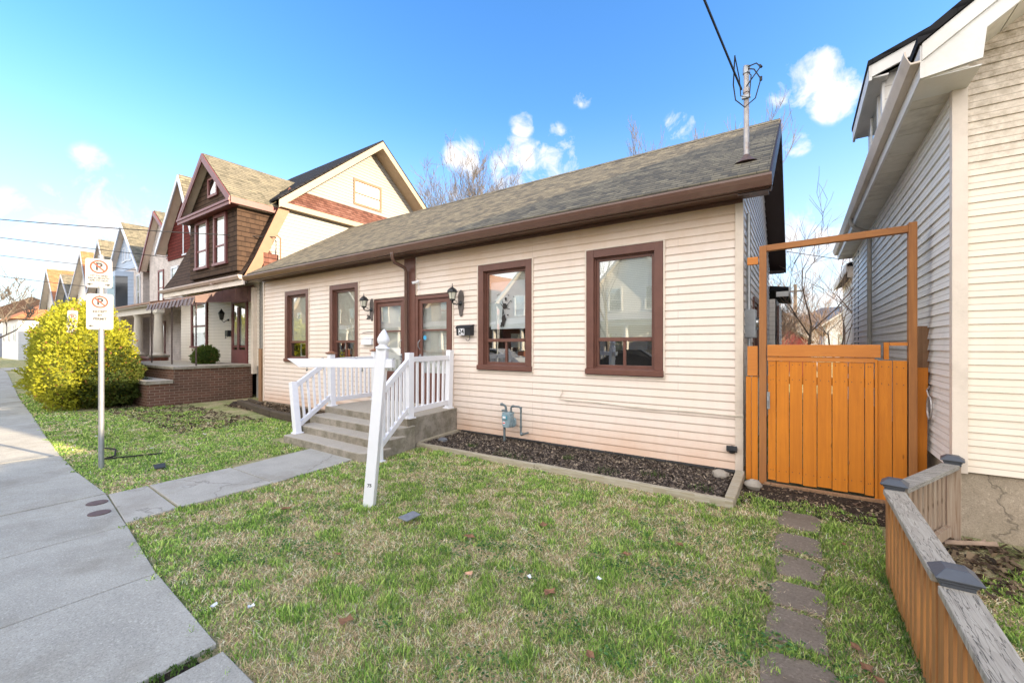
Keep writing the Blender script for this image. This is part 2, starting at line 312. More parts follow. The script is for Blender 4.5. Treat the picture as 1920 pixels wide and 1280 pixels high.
# ------------------------------------------------------------------ mesh building
ORG={}
def setp(o,**kw):
    for k,v in kw.items():
        if v is not None: o[k]=v
    return o
class MB:
    def __init__(s): s.v=[]; s.f=[]; s.mi=[]; s.m=0
    def add(s,vs,fs):
        k=len(s.v); s.v+= [tuple(p) for p in vs]; s.f+=[tuple(i+k for i in f) for f in fs]; s.mi+=[s.m]*len(fs); return s
    def box(s,x0,x1,y0,y1,z0,z1):
        x0,x1=sorted((x0,x1)); y0,y1=sorted((y0,y1)); z0,z1=sorted((z0,z1))
        return s.add([(x,y,z) for z in (z0,z1) for y in (y0,y1) for x in (x0,x1)],[(0,2,3,1),(4,5,7,6),(0,1,5,4),(2,6,7,3),(0,4,6,2),(1,3,7,5)])
    def quad(s,a,b,c,d): return s.add([a,b,c,d],[(0,1,2,3)])
    def prism(s,pts,ext):
        n=len(pts); e=Vector(ext); a=[Vector(p) for p in pts]
        nrm=Vector((0,0,0))
        for i in range(n): nrm+=a[i].cross(a[(i+1)%n])
        if nrm.dot(e)>0: a=a[::-1]
        b=[p+e for p in a]
        return s.add(a+b,[tuple(range(n)),tuple(range(2*n-1,n-1,-1))]+[((i+1)%n,i,i+n,(i+1)%n+n) for i in range(n)])
    def bar(s,p,q,w,h,up=(0,0,1)):
        p=Vector(p);q=Vector(q);d=(q-p).normalized();u=Vector(up); sd_=d.cross(u)
        if sd_.length<1e-4: sd_=Vector((1,0,0))
        sd_.normalize(); u=sd_.cross(d).normalized(); a=sd_*w/2; b=u*h/2
        return s.prism([p-a-b,p+a-b,p+a+b,p-a+b],q-p)
    def tube(s,pts,r,n=8,r2=None,cap=True):
        pts=[Vector(p) for p in pts]; k=len(s.v); N=len(pts)
        prev=None
        for i,p in enumerate(pts):
            d=(pts[min(i+1,N-1)]-pts[max(i-1,0)])
            if d.length<1e-9: d=Vector((0,0,1))
            d.normalize()
            ref=prev if prev is not None and abs(prev.dot(d))<.98 else (Vector((0,0,1)) if abs(d.z)<.9 else Vector((1,0,0)))
            u=(ref-d*ref.dot(d)).normalized(); w=d.cross(u); prev=u
            rr=r if r2 is None else r+(r2-r)*i/max(1,N-1)
            if isinstance(r,(list,tuple)): rr=r[i]
            for j in range(n):
                a=2*math.pi*j/n; s.v.append(tuple(p+u*math.cos(a)*rr+w*math.sin(a)*rr))
        fs=[]
        for i in range(N-1):
            for j in range(n): fs.append((k+i*n+j,k+i*n+(j+1)%n,k+(i+1)*n+(j+1)%n,k+(i+1)*n+j))
        if cap: fs.append(tuple(k+j for j in range(n))[::-1]); fs.append(tuple(k+(N-1)*n+j for j in range(n)))
        s.f+=fs; s.mi+=[s.m]*len(fs); return s
    def lathe(s,c,prof,n=16,axis=(0,0,1)):
        c=Vector(c); ax=Vector(axis).normalized()
        return s.tube([c+ax*z for r,z in prof],[max(r,.0005) for r,z in prof],n)
    def build(s,name,mat,parent=None,smooth=False,bevel=0,**kw):
        me=bpy.data.meshes.new(name)
        V=np.array(s.v,dtype=float)
        if parent is not None: o0=np.array(ORG[parent.name])
        else:
            mn=V.min(0); mx=V.max(0); o0=np.array([(mn[0]+mx[0])/2,(mn[1]+mx[1])/2,mn[2]])
        V=V-o0
        me.from_pydata([tuple(x) for x in V],[],s.f)
        uv=me.uv_layers.new(name='UVMap'); zup=Vector((0,0,1))
        for p in me.polygons:
            n=p.normal
            if abs(n.z)>.999: t=Vector((1,0,0)); b=Vector((0,1,0))
            else: t=zup.cross(n).normalized(); b=n.cross(t)
            for li in p.loop_indices:
                q=Vector(me.vertices[me.loops[li].vertex_index].co)+Vector(o0); uv.data[li].uv=(q.dot(t),q.dot(b))
        for m in (mat if isinstance(mat,(list,tuple)) else [mat]): me.materials.append(m)
        if max(s.mi)>0: me.polygons.foreach_set('material_index',s.mi)
        if smooth:
            me.polygons.foreach_set('use_smooth',[True]*len(me.polygons))
            try: me.set_sharp_from_angle(angle=R(40))
            except Exception: pass
        me.update()
        o=bpy.data.objects.new(name,me); COL.objects.link(o)
        if parent is not None: o.parent=parent; ORG[o.name]=tuple(o0)
        else: o.location=tuple(o0); ORG[o.name]=tuple(o0)
        if bevel:
            bv=o.modifiers.new('bevel','BEVEL'); bv.width=bevel; bv.segments=2; bv.limit_method='ANGLE'; bv.angle_limit=R(40)
        setp(o,**kw); return o
def thing(name,loc,label,cat,group=None):
    o=bpy.data.objects.new(name,None); COL.objects.link(o); o.location=loc; o.empty_display_size=.2; ORG[o.name]=tuple(loc)
    return setp(o,label=label,category=cat,group=group)
def tg(label,cat,group=None): return dict(label=label,category=cat,group=group)
STR=dict(kind='structure')
def clone(root,dx,dy,dz=0,label=None,rz=0):
    mp={}
    def rec(o,par):
        c=o.copy(); COL.objects.link(c)
        if par is not None: c.parent=par
        for k in list(o.children): rec(k,c)
        return c
    r=rec(root,None); r.location=(root.location[0]+dx,root.location[1]+dy,root.location[2]+dz); r.rotation_euler=(0,0,rz)
    if label: r['label']=label
    return r
def text_into(mb,txt,origin,right,up,size,depth=.002,shear=0,align='CENTER'):
    cu=bpy.data.curves.new('lettering','FONT'); cu.body=txt; cu.size=size; cu.align_x=align; cu.align_y='CENTER'; cu.extrude=depth; cu.shear=shear; cu.resolution_u=3; cu.offset=size*.025
    o=bpy.data.objects.new('lettering',cu); COL.objects.link(o); dg=bpy.context.evaluated_depsgraph_get(); me=o.evaluated_get(dg).to_mesh()
    O=Vector(origin); r=Vector(right).normalized(); u=Vector(up).normalized(); n=r.cross(u)
    mb.add([O+r*v.co.x+u*v.co.y+n*v.co.z for v in me.vertices],[tuple(p.vertices) for p in me.polygons])
    o.evaluated_get(dg).to_mesh_clear(); bpy.data.objects.remove(o); bpy.data.curves.remove(cu)
def siding(mb,O,dv,nv,s0,s1,z0,z1,ch,holes=(),lim=None,depth=.013):
    """lapped boards on the plane through O along dv, facing nv; holes = (s0,s1,z0,z1); lim(z)->(sl,sr)"""
    O=Vector(O); dv=Vector(dv); nv=Vector(nv)
    P=lambda s,z,o: O+dv*s+Vector((0,0,z))+nv*o
    k=0
    while z0+k*ch<z1-1e-6:
        a=z0+k*ch; b=min(z1,a+ch); k+=1
        cuts=sorted({a,b}|{h for q in holes for h in (q[2],q[3]) if a<h<b})
        for za,zb in zip(cuts,cuts[1:]):
            zm=(za+zb)/2; iv=[(s0,s1)]
            for q in holes:
                if q[2]<zm<q[3]:
                    nw=[]
                    for (l,r) in iv:
                        if q[1]<=l or q[0]>=r: nw.append((l,r)); continue
                        if q[0]>l: nw.append((l,q[0]))
                        if q[1]<r: nw.append((q[1],r))
                    iv=nw
            oa=depth*(1-(za-a)/ch)+.002; ob=depth*(1-(zb-a)/ch)+.002
            for (l,r) in iv:
                la,ra,lb,rb=l,r,l,r
                if lim:
                    A=lim(za); B=lim(zb); la=max(l,A[0]); ra=min(r,A[1]); lb=max(l,B[0]); rb=min(r,B[1])
                    if ra<=la: continue
                    if rb<=lb: lb=rb=(A[0]+A[1])/2
                vs=[P(la,za,oa),P(ra,za,oa),P(rb,zb,ob),P(lb,zb,ob)]
                n=(vs[1]-vs[0]).cross(vs[2]-vs[0])
                mb.add(vs,[(0,1,2,3) if n.dot(nv)>0 else (3,2,1,0)])
                if za==a:
                    vs=[P(la,za,0),P(ra,za,0),P(ra,za,oa),P(la,za,oa)]; n=(vs[1]-vs[0]).cross(vs[2]-vs[0]); mb.add(vs,[(0,1,2,3) if n.z<0 else (3,2,1,0)])
# ------------------------------------------------------------------ ground, sidewalk, road
def ye(x):
    xs=[-90,-40,-20,-14,-11.4,-9.2,-7.5,-6.3,-5.0,-3.8,-2.6,-2.2,4,40]; ys=[6.6,4.0,2.24,1.80,1.58,1.42,1.34,1.33,1.20,1.07,1.00,.97,.95,.95]
    return float(np.interp(x,xs,ys))
MB().add([(-700,-700,0),(700,-700,0),(700,900,0),(-700,900,0)],[(0,1,2,3)]).build('ground',m_ground,**STR)
mb=MB(); xs=[6+3*i for i in range(12)]+[4,2.6,1.35,.1,-1.2,-2.55]; joints=[-2.62,-3.80,-5.04,-6.3,-7.6,-9.1,-10.6,-12.1,-13.7,-15.3,-17,-18.7,-20.4,-22.2,-24,-26,-28,-30,-32.5,-35,-38,-41,-44,-48,-52,-56,-60,-65,-70,-76,-82,-90]
js=sorted(xs,reverse=True)+joints
for a,b in zip(js,js[1:]):
    g=.009 if a>-12 else .012
    if b==-2.62: continue
    ya,yb=ye(a),ye(b); w=.004*random.uniform(-1,1)
    mb.prism([(a-g,-.55,.022+w),(b+g,-.55,.022+w),(b+g,yb,.022+w),(a-g,ya,.022+w)],(0,0,-.06))
mb.build('sidewalk',m_conc,bevel=.006,**STR)
MB().add([(-60,-.6,.004),(20,-.6,.004),(20,.9,.004),(-5,.9,.004),(-10,1.1,.004),(-20,1.9,.004),(-60,5,.004)],[tuple(range(7))]).build('joint_soil',m_soil,**STR)
MB().add([(-120,-9.6,.004),(60,-9.6,.004),(60,-1.9,.004),(-120,-1.9,.004)],[(0,1,2,3)]).build('road',m_asph,**STR)
mb=MB(); mb.box(-120,60,-1.9,-1.75,-.1,.12); mb.box(-120,60,-9.75,-9.6,-.1,.12); mb.build('kerb',m_conc,bevel=.015,**STR)
MB().box(-120,60,-12.6,-11.2,-.02,.03).build('opposite_sidewalk',m_conc,**STR)
# path to the steps
mb=MB()
ws=[(1.36,2.0,-6.28,-5.16),(2.03,3.0,-6.30,-5.17),(3.03,3.72,-6.50,-5.25)]
mb.prism([(-6.27,1.345,.018),(-5.14,1.22,.018),(-5.17,1.62,.018),(-6.27,1.68,.018)],(0,0,-.06))
mb.prism([(-6.27,1.70,.022),(-5.17,1.645,.022),(-5.18,2.55,.022),(-6.27,2.55,.022)],(0,0,-.06))
mb.prism([(-6.27,2.575,.014),(-5.18,2.575,.014),(-5.30,3.75,.014),(-6.42,3.75,.014)],(0,0,-.06))
mb.build('front_path',m_conc2,bevel=.006,**STR)
MB().prism([(-26.4,3.0,.01),(-25,3.0,.01),(-25,6.1,.01),(-26.4,6.1,.01)],(0,0,.02)).build('neighbour_path',m_conc2,**STR)
MB().prism([(-47,4.4,.01),(-42,4.1,.01),(-42,9,.01),(-47,9,.01)],(0,0,.03)).build('driveway',m_conc2,**STR)
MB().prism([(-.62,5.05,.003),(-.1,4.9,.003),(.75,5.1,.003),(1.1,5.3,.003),(1.1,5.86,.003),(-.62,5.86,.003)],(0,0,.004)).build('bare_soil',m_soil,**STR)
# hills on the skyline behind the back yards
mb=MB(); pts=[]
N=60
for i in range(N+1):
    x=-600+1100*i/N; hgt=33+5*math.sin(i*.55)+3*math.sin(i*1.7); pts.append((x,hgt))
vs=[];fs=[]
for i,(x,hh) in enumerate(pts):
    vs+=[(x,520,-1),(x,640,hh*1.35),(x,800,hh*1.4),(x,860,-1)]
for i in range(N):
    for j in range(3): k=i*4+j; fs.append((k,k+4,k+5,k+1))
mb.add(vs,fs); b=NB('wooded_hill'); m_hill=b.fin(b.mix(b.ramp(b.noise(.08,8,.8),[(.35,0),(.65,1)]),(.05,.07,.10),(.11,.14,.19)),1,b.noise(.2,6,.8),3)
mb.build('hill',m_hill,smooth=True,**STR)
# ------------------------------------------------------------------ window maker (sub-parts under a window part)
def window(parent,x0,x1,z0,z1,Y=6.0,split=.42,cas=.115,slider=True,depth=.11,mats=None,blind=True,low_slider_white=False,blind_z=None,poster=None):
    """casing in a Y=const wall facing -Y"""
    cm=mats or m_brown
    mb=MB(); o=.032
    mb.box(x0,x0+cas,Y-o,Y+.02,z0+.085,z1); mb.box(x1-cas,x1,Y-o,Y+.02,z0+.085,z1); mb.box(x0+cas,x1-cas,Y-o+.003,Y+.02,z1-cas,z1-.001)
    mb.prism([(x0-.012,Y-.062,z0),(x0-.012,Y+.02,z0),(x0-.012,Y+.02,z0+.094),(x0-.012,Y-.062,z0+.078)],(x1-x0+.024,0,0))
    gx0,gx1,gz0,gz1=x0+cas,x1-cas,z0+.09,z1-cas
    # reveals
    mb.box(gx0-.004,gx0+.018,Y+.02,Y+depth,gz0,gz1); mb.box(gx1-.018,gx1+.004,Y+.02,Y+depth,gz0,gz1); mb.box(gx0,gx1,Y+.02,Y+depth,gz1-.018,gz1+.004); mb.box(gx0,gx1,Y+.02,Y+depth,gz0-.02,gz0+.012)
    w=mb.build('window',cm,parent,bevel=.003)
    a,b_,c,d=gx0+.018,gx1-.018,gz0+.012,gz1-.018
    zs=c+split
    mb=MB(); t=.038; y0,y1=Y+.045,Y+.085
    mb.box(a,a+t,y0,y1,c,d); mb.box(b_-t,b_,y0,y1,c,d); mb.box(a+t,b_-t,y0,y1,d-t,d); mb.box(a+t,b_-t,y0,y1,c,c+t); mb.box(a+t,b_-t,y0-.01,y1,zs-.028,zs+.028)
    if slider: xm=(a+b_)/2; mb.box(xm-.02,xm+.02,y0+.004,y1,c+t,zs-.028)
    mb.build('sash',cm,w,bevel=.002)
    mb=MB(); yg=Y+.066
    mb.quad((a+t-.005,yg,zs+.02),(b_-t+.005,yg,zs+.02),(b_-t+.005,yg,d-t+.005),(a+t-.005,yg,d-t+.005)); mb.build('pane',m_glass,w)
    mb=MB(); mb.quad((a+t-.005,yg+.004,c+t-.005),(b_-t+.005,yg+.004,c+t-.005),(b_-t+.005,yg+.004,zs-.02),(a+t-.005,yg+.004,zs-.02)); mb.build('pane',m_glass,w)
    if low_slider_white:
        mb=MB(); xm=(a+b_)/2+.03; ys=yg+.012; tt=.022
        mb.box(xm,xm+tt,ys,ys+.02,c+t,zs-.03); mb.box(b_-t-tt,b_-t,ys,ys+.02,c+t,zs-.03); mb.box(xm+tt,b_-t-tt,ys,ys+.02,c+t,c+t+tt); mb.box(xm+tt,b_-t-tt,ys,ys+.02,zs-.03-tt,zs-.03); mb.build('white_slider_frame',m_white,w)
    if blind:
        bz=blind_z if blind_z is not None else zs
        mb=MB(); n=int((d-bz)/.026)
        for i in range(n):
            z=d-.02-i*.026; mb.quad((a+.01,Y+.088,z-.013),(b_-.01,Y+.088,z-.013),(b_-.01,Y+.097,z+.013),(a+.01,Y+.097,z+.013))
        mb.build('blind',m_blind,w)
        MB().box(a+.01,b_-.01,Y+.108,Y+.112,bz,d).build('curtain',m_curt,w)
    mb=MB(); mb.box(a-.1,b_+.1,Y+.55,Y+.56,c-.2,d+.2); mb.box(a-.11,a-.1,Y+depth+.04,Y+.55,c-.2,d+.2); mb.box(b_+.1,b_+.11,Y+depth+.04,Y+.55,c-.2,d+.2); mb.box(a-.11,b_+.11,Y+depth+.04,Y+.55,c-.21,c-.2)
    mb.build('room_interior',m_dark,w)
    return w,(a,b_,c,d,zs)
m_curt=plain('pale_curtain',(.80,.79,.74),.8,.1)
m_paper=plain('white_paper',(.85,.88,.90),.6,.04)
# ------------------------------------------------------------------ the long cream house
main=thing('duplex_house',(-6.6,6,0),'long single storey duplex with cream vinyl siding, brown trimmed windows and two front doors','house')
WINS=[(-11.46,-10.33),(-9.40,-8.30),(-4.80,-3.67),(-2.685,-1.55)]
WZ=(1.215,3.085)
holes=[(a-.02,b_+.02,WZ[0]-.01,WZ[1]+.015) for a,b_ in WINS]+[(-7.73,-5.43,.0,2.66),(-6.73,-6.42,.0,3.6)]
mb=MB()
siding(mb,(0,6,0),(1,0,0),(0,-1,0),-12.62,-.63,.075,3.52,.108,holes)
mb.build('front_siding',m_sid,main)
mb=MB()
XR=-.60; RY,RZ,EY,EZ,BY=8.9,5.62,5.62,3.60,12.2
def lim_main(z):
    if z<3.52: return (6.0,11.82)
    t=(z-3.52)/(5.56-3.52); return (6.0+t*2.9,11.82-t*2.92)
siding(mb,(XR,0,0),(0,1,0),(1,0,0),6.0,11.82,.075,5.5,.108,[(7.55,8.35,1.2,2.3)],lim_main)
siding(mb,(-12.65,0,0),(0,1,0),(-1,0,0),6.0,11.82,.075,5.5,.108,[],lim_main)
siding(mb,(0,11.82,0),(1,0,0),(0,1,0),-12.62,-.63,.075,3.52,.108)
mb.build('side_siding',m_sidy,main)
# inner structure keeps light out
mb=MB()
for (a,b_,c,d) in []: pass
mb.box(-12.6,-.65,6.75,11.78,0,3.45); mb.build('inner_shell',m_dark,main)
# corner trims, J channels
mb=MB()
mb.box(-.665,-.575,5.972,6.0,.06,3.52); mb.box(-.602,-.575,6.0,6.09,.06,3.52)
mb.box(-12.665,-12.60,5.975,6.0,.06,3.52); mb.box(-12.67,-12.652,6.0,6.07,.06,3.52)
for a,b_ in WINS:
    mb.box(a-.028,a-.004,5.972,6.0,WZ[0]-.01,WZ[1]+.02); mb.box(b_+.004,b_+.028,5.972,6.0,WZ[0]-.01,WZ[1]+.02); mb.box(a-.004,b_+.004,5.972,6.0,WZ[1]+.003,WZ[1]+.024); mb.box(a-.03,b_+.03,5.970,6.0,WZ[0]-.03,WZ[0]-.012)
mb.box(-7.755,-7.73,5.972,6.0,.1,2.66); mb.box(-5.43,-5.405,5.972,6.0,.1,2.66); mb.box(-7.73,-6.74,5.972,6.0,2.655,2.675); mb.box(-6.41,-5.43,5.972,6.0,2.655,2.675); mb.box(-6.755,-6.735,5.974,6.0,2.68,3.5); mb.box(-6.42,-6.40,5.974,6.0,2.68,3.5)
mb.build('corner_trim',m_trimc,main,bevel=.002)
# foundation
mb=MB(); mb.box(-12.6,-7.6,6.012,6.2,-.1,.08); mb.box(-5.3,-.64,5.985,6.2,-.1,.055); mb.box(-.64,-.61,6.05,11.8,-.1,.07); mb.build('foundation',m_found,main)
mb=MB()
for i in range(60):
    x=-5.2+i*.0755+random.uniform(-.01,.01); mb.prism([(x,5.955,.05+random.uniform(0,.012)),(x+.08,5.955,.05+random.uniform(0,.012)),(x+.08,5.99,.075),(x,5.99,.075)],(0,0,.008))
mb.build('flashing',m_cable,main)
# roof
mb=MB(); T=.10
sl=(RZ-EZ)/(RY-EY)
mb.prism([(-12.82,EY,EZ-.03),(-12.82,EY,EZ+.05),(-12.82,RY,RZ+.05),(-12.82,RY,RZ-.06)],(12.54,0,0))
mb.prism([(-12.82,RY,RZ-.06),(-12.82,RY,RZ+.05),(-12.82,BY,EZ+.05),(-12.82,BY,EZ-.03)],(12.54,0,0))
mb.build('roof',m_sh,main)
mb=MB()
for i in range(42):
    x=-12.82+i*.2986; mb.prism([(x,RY-.14,RZ-.028),(x,RY,RZ+.068),(x,RY+.14,RZ-.028),(x,RY,RZ+.05)],(.305,0,0))
mb.build('ridge_cap',m_sh,main)
mb=MB()
mb.box(-12.80,-.285,EY-.005,EY+.02,EZ-.165,EZ-.03)      # fascia
mb.box(-12.78,-.30,EY+.02,5.998,EZ-.125,EZ-.115)
mb.box(-12.64,-.58,5.955,5.985,3.425,3.472)
mb.build('fascia',m_brownm,main,bevel=.003)
mb=MB()
# gutter K profile
prof=[(EY-.005,EZ-.15),(EY-.07,EZ-.15),(EY-.10,EZ-.09),(EY-.115,EZ-.045),(EY-.115,EZ-.02),(EY-.10,EZ-.02),(EY-.10,EZ-.035),(EY-.09,EZ-.08),(EY-.062,EZ-.135),(EY-.005,EZ-.135)]
mb.prism([(-12.85,y,z) for y,z in prof],(12.6,0,0)); mb.build('gutter',m_brownm,main,bevel=0)
mb=MB()
for x in (-.28,-12.84):
    mb=MB()
    for sgn,ya,yb in ((1,EY,RY),(-1,BY,RY)): mb.prism([(x,ya,EZ-.20),(x,ya,EZ+.03),(x,yb,RZ+.03),(x,yb,RZ-.20)],(.022,0,0))
    mb.build('rake_board',m_soff,main)
mb=MB()
for sgn,ya,yb in ((1,EY,RY),(-1,BY,RY)): mb.prism([(-.60,ya+.0*sgn,EZ-.19),(-.60,ya,EZ-.175),(-.60,yb,RZ-.175),(-.60,yb,RZ-.19)],(.32,0,0))
mb.box(-.60,-.30,11.8,BY,EZ-.205,EZ-.19); mb.build('rake_soffit',m_soff,main)
# centre board and downspout
MB().box(-6.735,-6.42,5.955,6.0,.47,3.42).build('centre_board',m_brown,main,bevel=.003)
mb=MB(); px=-6.62
mb.tube([(px,EY-.07,EZ-.14),(px,EY-.07,EZ-.24),(px,EY-.02,EZ-.31),(px,5.86,EZ-.38),(px,5.90,EZ-.45),(px,5.905,.56)],.036,10); mb.tube([(px,5.905,1.9),(px,5.905,1.93)],.041,10); mb.tube([(px,5.905,2.72),(px,5.905,2.75)],.041,10); mb.tube([(px,EY-.07,EZ-.13),(px,EY-.07,EZ-.16)],.043,10)
mb.build('downspout',m_brownm,main,smooth=True)
# windows
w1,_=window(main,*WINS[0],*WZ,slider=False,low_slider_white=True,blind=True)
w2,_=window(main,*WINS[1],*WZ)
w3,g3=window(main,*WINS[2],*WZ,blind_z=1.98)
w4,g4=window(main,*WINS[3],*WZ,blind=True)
# paper sheet with a dark torn print hanging inside the third window
a,b_,c,d,zs=g3
mb=MB(); mb.quad((a+.08,6.080,zs+.2),(b_-.03,6.080,zs+.2),(b_-.03,6.080,d-.18),(a+.08,6.080,d-.18)); mb.build('paper_sheet',m_paper,w3)
mb=MB(); fx=(a+b_)/2-.045; fz=zs+.42; yy=6.058
def blob(cx,cz,rx,rz,n=11,j=.25):
    mb.add([(cx+rx*math.cos(k*2*math.pi/n)*random.uniform(1-j,1+j),yy,cz+rz*math.sin(k*2*math.pi/n)*random.uniform(1-j,1+j)) for k in range(n)],[tuple(range(n))])
blob(fx-.02,fz-.06,.045,.10,13,.35); blob(fx+.01,fz+.18,.05,.05,13,.3); blob(fx+.03,fz+.30,.022,.034); blob(fx-.06,fz-.15,.02,.05); blob(fx+.075,fz+.02,.02,.012); blob(fx-.03,fz+.07,.018,.06,9,.3)
for (p,q) in (((.05,.18),(.13,.27)),((.13,.27),(.155,.24)),((-.02,.2),(-.05,.28)),((-.03,.17),(-.09,.24)),((.05,.14),(.12,.12)),((-.05,-.1),(-.10,-.2))):
    P=Vector((fx+p[0],yy,fz+p[1]));Q=Vector((fx+q[0],yy,fz+q[1])); dd=(Q-P).normalized(); nn=Vector((-dd.z,0,dd.x))*.007
    mb.add([P-nn,Q-nn*.5,Q+nn*.5,P+nn],[(0,1,2,3)])
for (p,q) in ((-.15,.38),(-.12,.39),(.09,.36),(.20,.33),(-.2,.27)): blob(fx+p,fz+q,.014,.007,6)
mb.build('window_decal',m_dark,w3)
# doors
def door(x0,x1,hinge,sticker=False):
    mb=MB(); z0,z1=.49,2.64; f=.07
    mb.box(x0,x0+f,5.965,6.09,z0,z1); mb.box(x1-f,x1,5.965,6.09,z0,z1); mb.box(x0+f,x1-f,5.968,6.09,z1-f,z1-.001); mb.box(x0+f,x1-f,5.975,6.1,z0,z0+.03)
    mb.box(x0,x1,6.3,6.32,z0-.02,z1)
    D=mb.build('front_door',m_brown,main,bevel=.003)
    a,b_=x0+f+.004,x1-f-.004; t=.085; y0,y1=5.998,6.035; zb=z0+.035; zt=z1-f-.004
    mb=MB(); mb.box(a,a+t,y0,y1,zb,zt); mb.box(b_-t,b_,y0,y1,zb,zt); mb.box(a+t,b_-t,y0+.001,y1,zt-t,zt); mb.box(a+t,b_-t,y0+.001,y1,1.02,1.10); mb.box(a+t,b_-t,y0+.001,y1,1.93,1.965); mb.box(a+t,b_-t,y0+.012,y1-.006,zb,1.02)
    mb.box(a+t+.05,b_-t-.05,y0+.004,y0+.013,zb+.1,.95)
    mb.build('storm_door',m_brown,D,bevel=.003)
    mb=MB(); mb.quad((a+t,6.012,1.10),(b_-t,6.012,1.10),(b_-t,6.012,1.93),(a+t,6.012,1.93)); mb.build('pane',m_glassd,D)
    mb=MB(); mb.quad((a+t,6.014,1.965),(b_-t,6.014,1.965),(b_-t,6.014,zt-t),(a+t,6.014,zt-t)); mb.build('pane',m_glassd,D)
    mb=MB(); mb.box(a,b_,6.10,6.14,z0,2.55); mb.box(a+.14,b_-.14,6.085,6.10,1.5,2.35); mb.build('inner_door',m_curt,D)
    hx=(x0+f+.05) if hinge>0 else (x1-f-.05)
    mb=MB(); mb.box(hx-.02,hx+.02,5.985,5.998,1.30,1.47); mb.tube([(hx,5.985,1.56),(hx-.0,5.93,1.62),(hx,5.925,1.70),(hx,5.985,1.76)],.008,6); mb.tube([(hx,5.99,1.42),(hx,5.95,1.42)],.018,10); mb.tube([(hx-.006,5.99,1.36),(hx-.006,5.955,1.36)],.012,8)
    mb.build('handle',m_galv,D,smooth=True)
    if sticker: MB().lathe((a+t+.07,6.0115,1.80),[(.045,0),(.045,.002)],16,(0,-1,0)).build('round_sticker',m_blue,D)
door(-7.72,-6.735,-1); door(-6.42,-5.44,1,True)
# right side details
mb=MB(); mb.box(-.60,-.57,7.5,7.56,1.15,2.4); mb.box(-.60,-.57,8.34,8.4,1.15,2.4); mb.box(-.60,-.57,7.56,8.34,2.34,2.4); mb.box(-.60,-.56,7.5,8.4,1.1,1.15); w=mb.build('window',m_brown,main); mb=MB(); mb.quad((-.60,7.56,1.15),(-.60,8.34,1.15),(-.60,8.34,2.34),(-.60,7.56,2.34)); mb.build('pane',m_glass,w)
# rear addition with its own low roof
mb=MB(); siding(mb,(-.45,0,0),(0,1,0),(1,0,0),11.85,15.4,.075,2.75,.108); mb.box(-4,-.47,11.85,15.4,0,2.75); 
mb.build('rear_addition',m_sidy,main)
mb=MB(); mb.prism([(-4,11.84,3.35),(-4,11.84,3.5),(-.2,11.84,3.02),(-.2,11.84,2.92)],(0,3.8,0)); mb.build('rear_roof',m_shk,main)
mb=MB(); mb.box(-.2,-.18,11.84,15.64,2.90,3.04); mb.box(-.45,-.2,11.84,11.86,2.80,2.92); mb.build('rear_fascia',m_trimw,main)
mb=MB(); mb.box(-.44,-.40,12.0,12.1,.9,2.6);  mb.build('brown_door_trim',m_brown,main)
# ---- small fittings on the facade (things of their own)
def lantern(x,label,z=2.60):
    Y=5.985
    t=thing('wall_lantern',(x,Y,z-.35),label,'wall lantern','wall lanterns by the front doors')
    px=x+.10
    mb=MB(); n=10
    outl=[(0,-.30),(.035,-.27),(.05,-.19),(.075,-.12),(.07,0),(.075,.10),(.045,.17),(.0,.20),(-.045,.17),(-.075,.10),(-.07,0),(-.075,-.12),(-.05,-.19),(-.035,-.27)]
    mb.prism([(px+a*.9,Y,z+b_-.12) for a,b_ in outl],(0,-.022,0)); mb.build('backplate',m_plaque,t,bevel=.004)
    mb=MB(); mb.lathe((px,Y-.022,z-.17),[(.038,0),(.045,.01),(.03,.03),(.012,.045)],12,(0,-1,0)); mb.tube([(px,Y-.05,z-.17),(px-.02,Y-.10,z-.20),(px-.06,Y-.15,z-.19),(px-.08,Y-.16,z-.14)],.011,8); mb.tube([(px-.02,Y-.09,z-.15),(px-.05,Y-.12,z-.12),(px-.08,Y-.15,z-.13)],.006,6)
    mb.build('arm',m_black,t,smooth=True)
    c=(px-.08,Y-.16,z-.13)
    mb=MB(); mb.lathe(c,[(.0,-.05),(.016,-.03),(.022,0),(.045,.008),(.055,.03)],8); mb.lathe((c[0],c[1],c[2]+.155),[(.095,0),(.098,.012),(.078,.05),(.045,.08),(.015,.095),(.008,.125),(.004,.165)],8)
    for k in range(6):
        a=k*math.pi/3; mb.tube([(c[0]+.052*math.cos(a),c[1]+.052*math.sin(a),c[2]+.02),(c[0]+.084*math.cos(a),c[1]+.084*math.sin(a),c[2]+.158)],.0042,4)
    mb.build('cage',m_black,t,smooth=True)
    MB().lathe(c,[(.045,.01),(.076,.152)],6).build('lamp_glass',m_lampg,t)
    return t
lantern(-7.90,'black carriage lantern on a grey plaque left of door 26')
lantern(-5.31,'black carriage lantern on a grey plaque right of door 24, above the mailbox')
mb=MB(); text_into(mb,'26',(-7.93,5.978,2.27),(1,0,0),(0,0,1),.13,.004,.25); mb.build('house_number',m_black,**tg('thin black slanted house number 26 on the siding under the lantern','house number'))
t=thing('mailbox',(-5.08,5.985,1.80),'black metal mailbox numbered 24 right of the doors','mailbox')
mb=MB(); mb.prism([(-5.235,5.985,1.83),(-5.235,5.985,2.02),(-5.235,5.90,2.005),(-5.235,5.865,1.96),(-5.235,5.875,1.83)],(.33,0,0)); mb.build('box',m_black,t,bevel=.006)
mb=MB(); mb.prism([(-5.243,5.985,2.022),(-5.243,5.985,2.03),(-5.243,5.895,2.013),(-5.243,5.850,1.965),(-5.243,5.862,1.955)],(.346,0,0)); mb.build('lid',m_black,t)
mb=MB(); mb.quad((-5.17,5.863,1.835),(-5.03,5.863,1.835),(-5.03,5.857,1.955),(-5.17,5.857,1.955)); mb.build('number_plate',m_white,t)
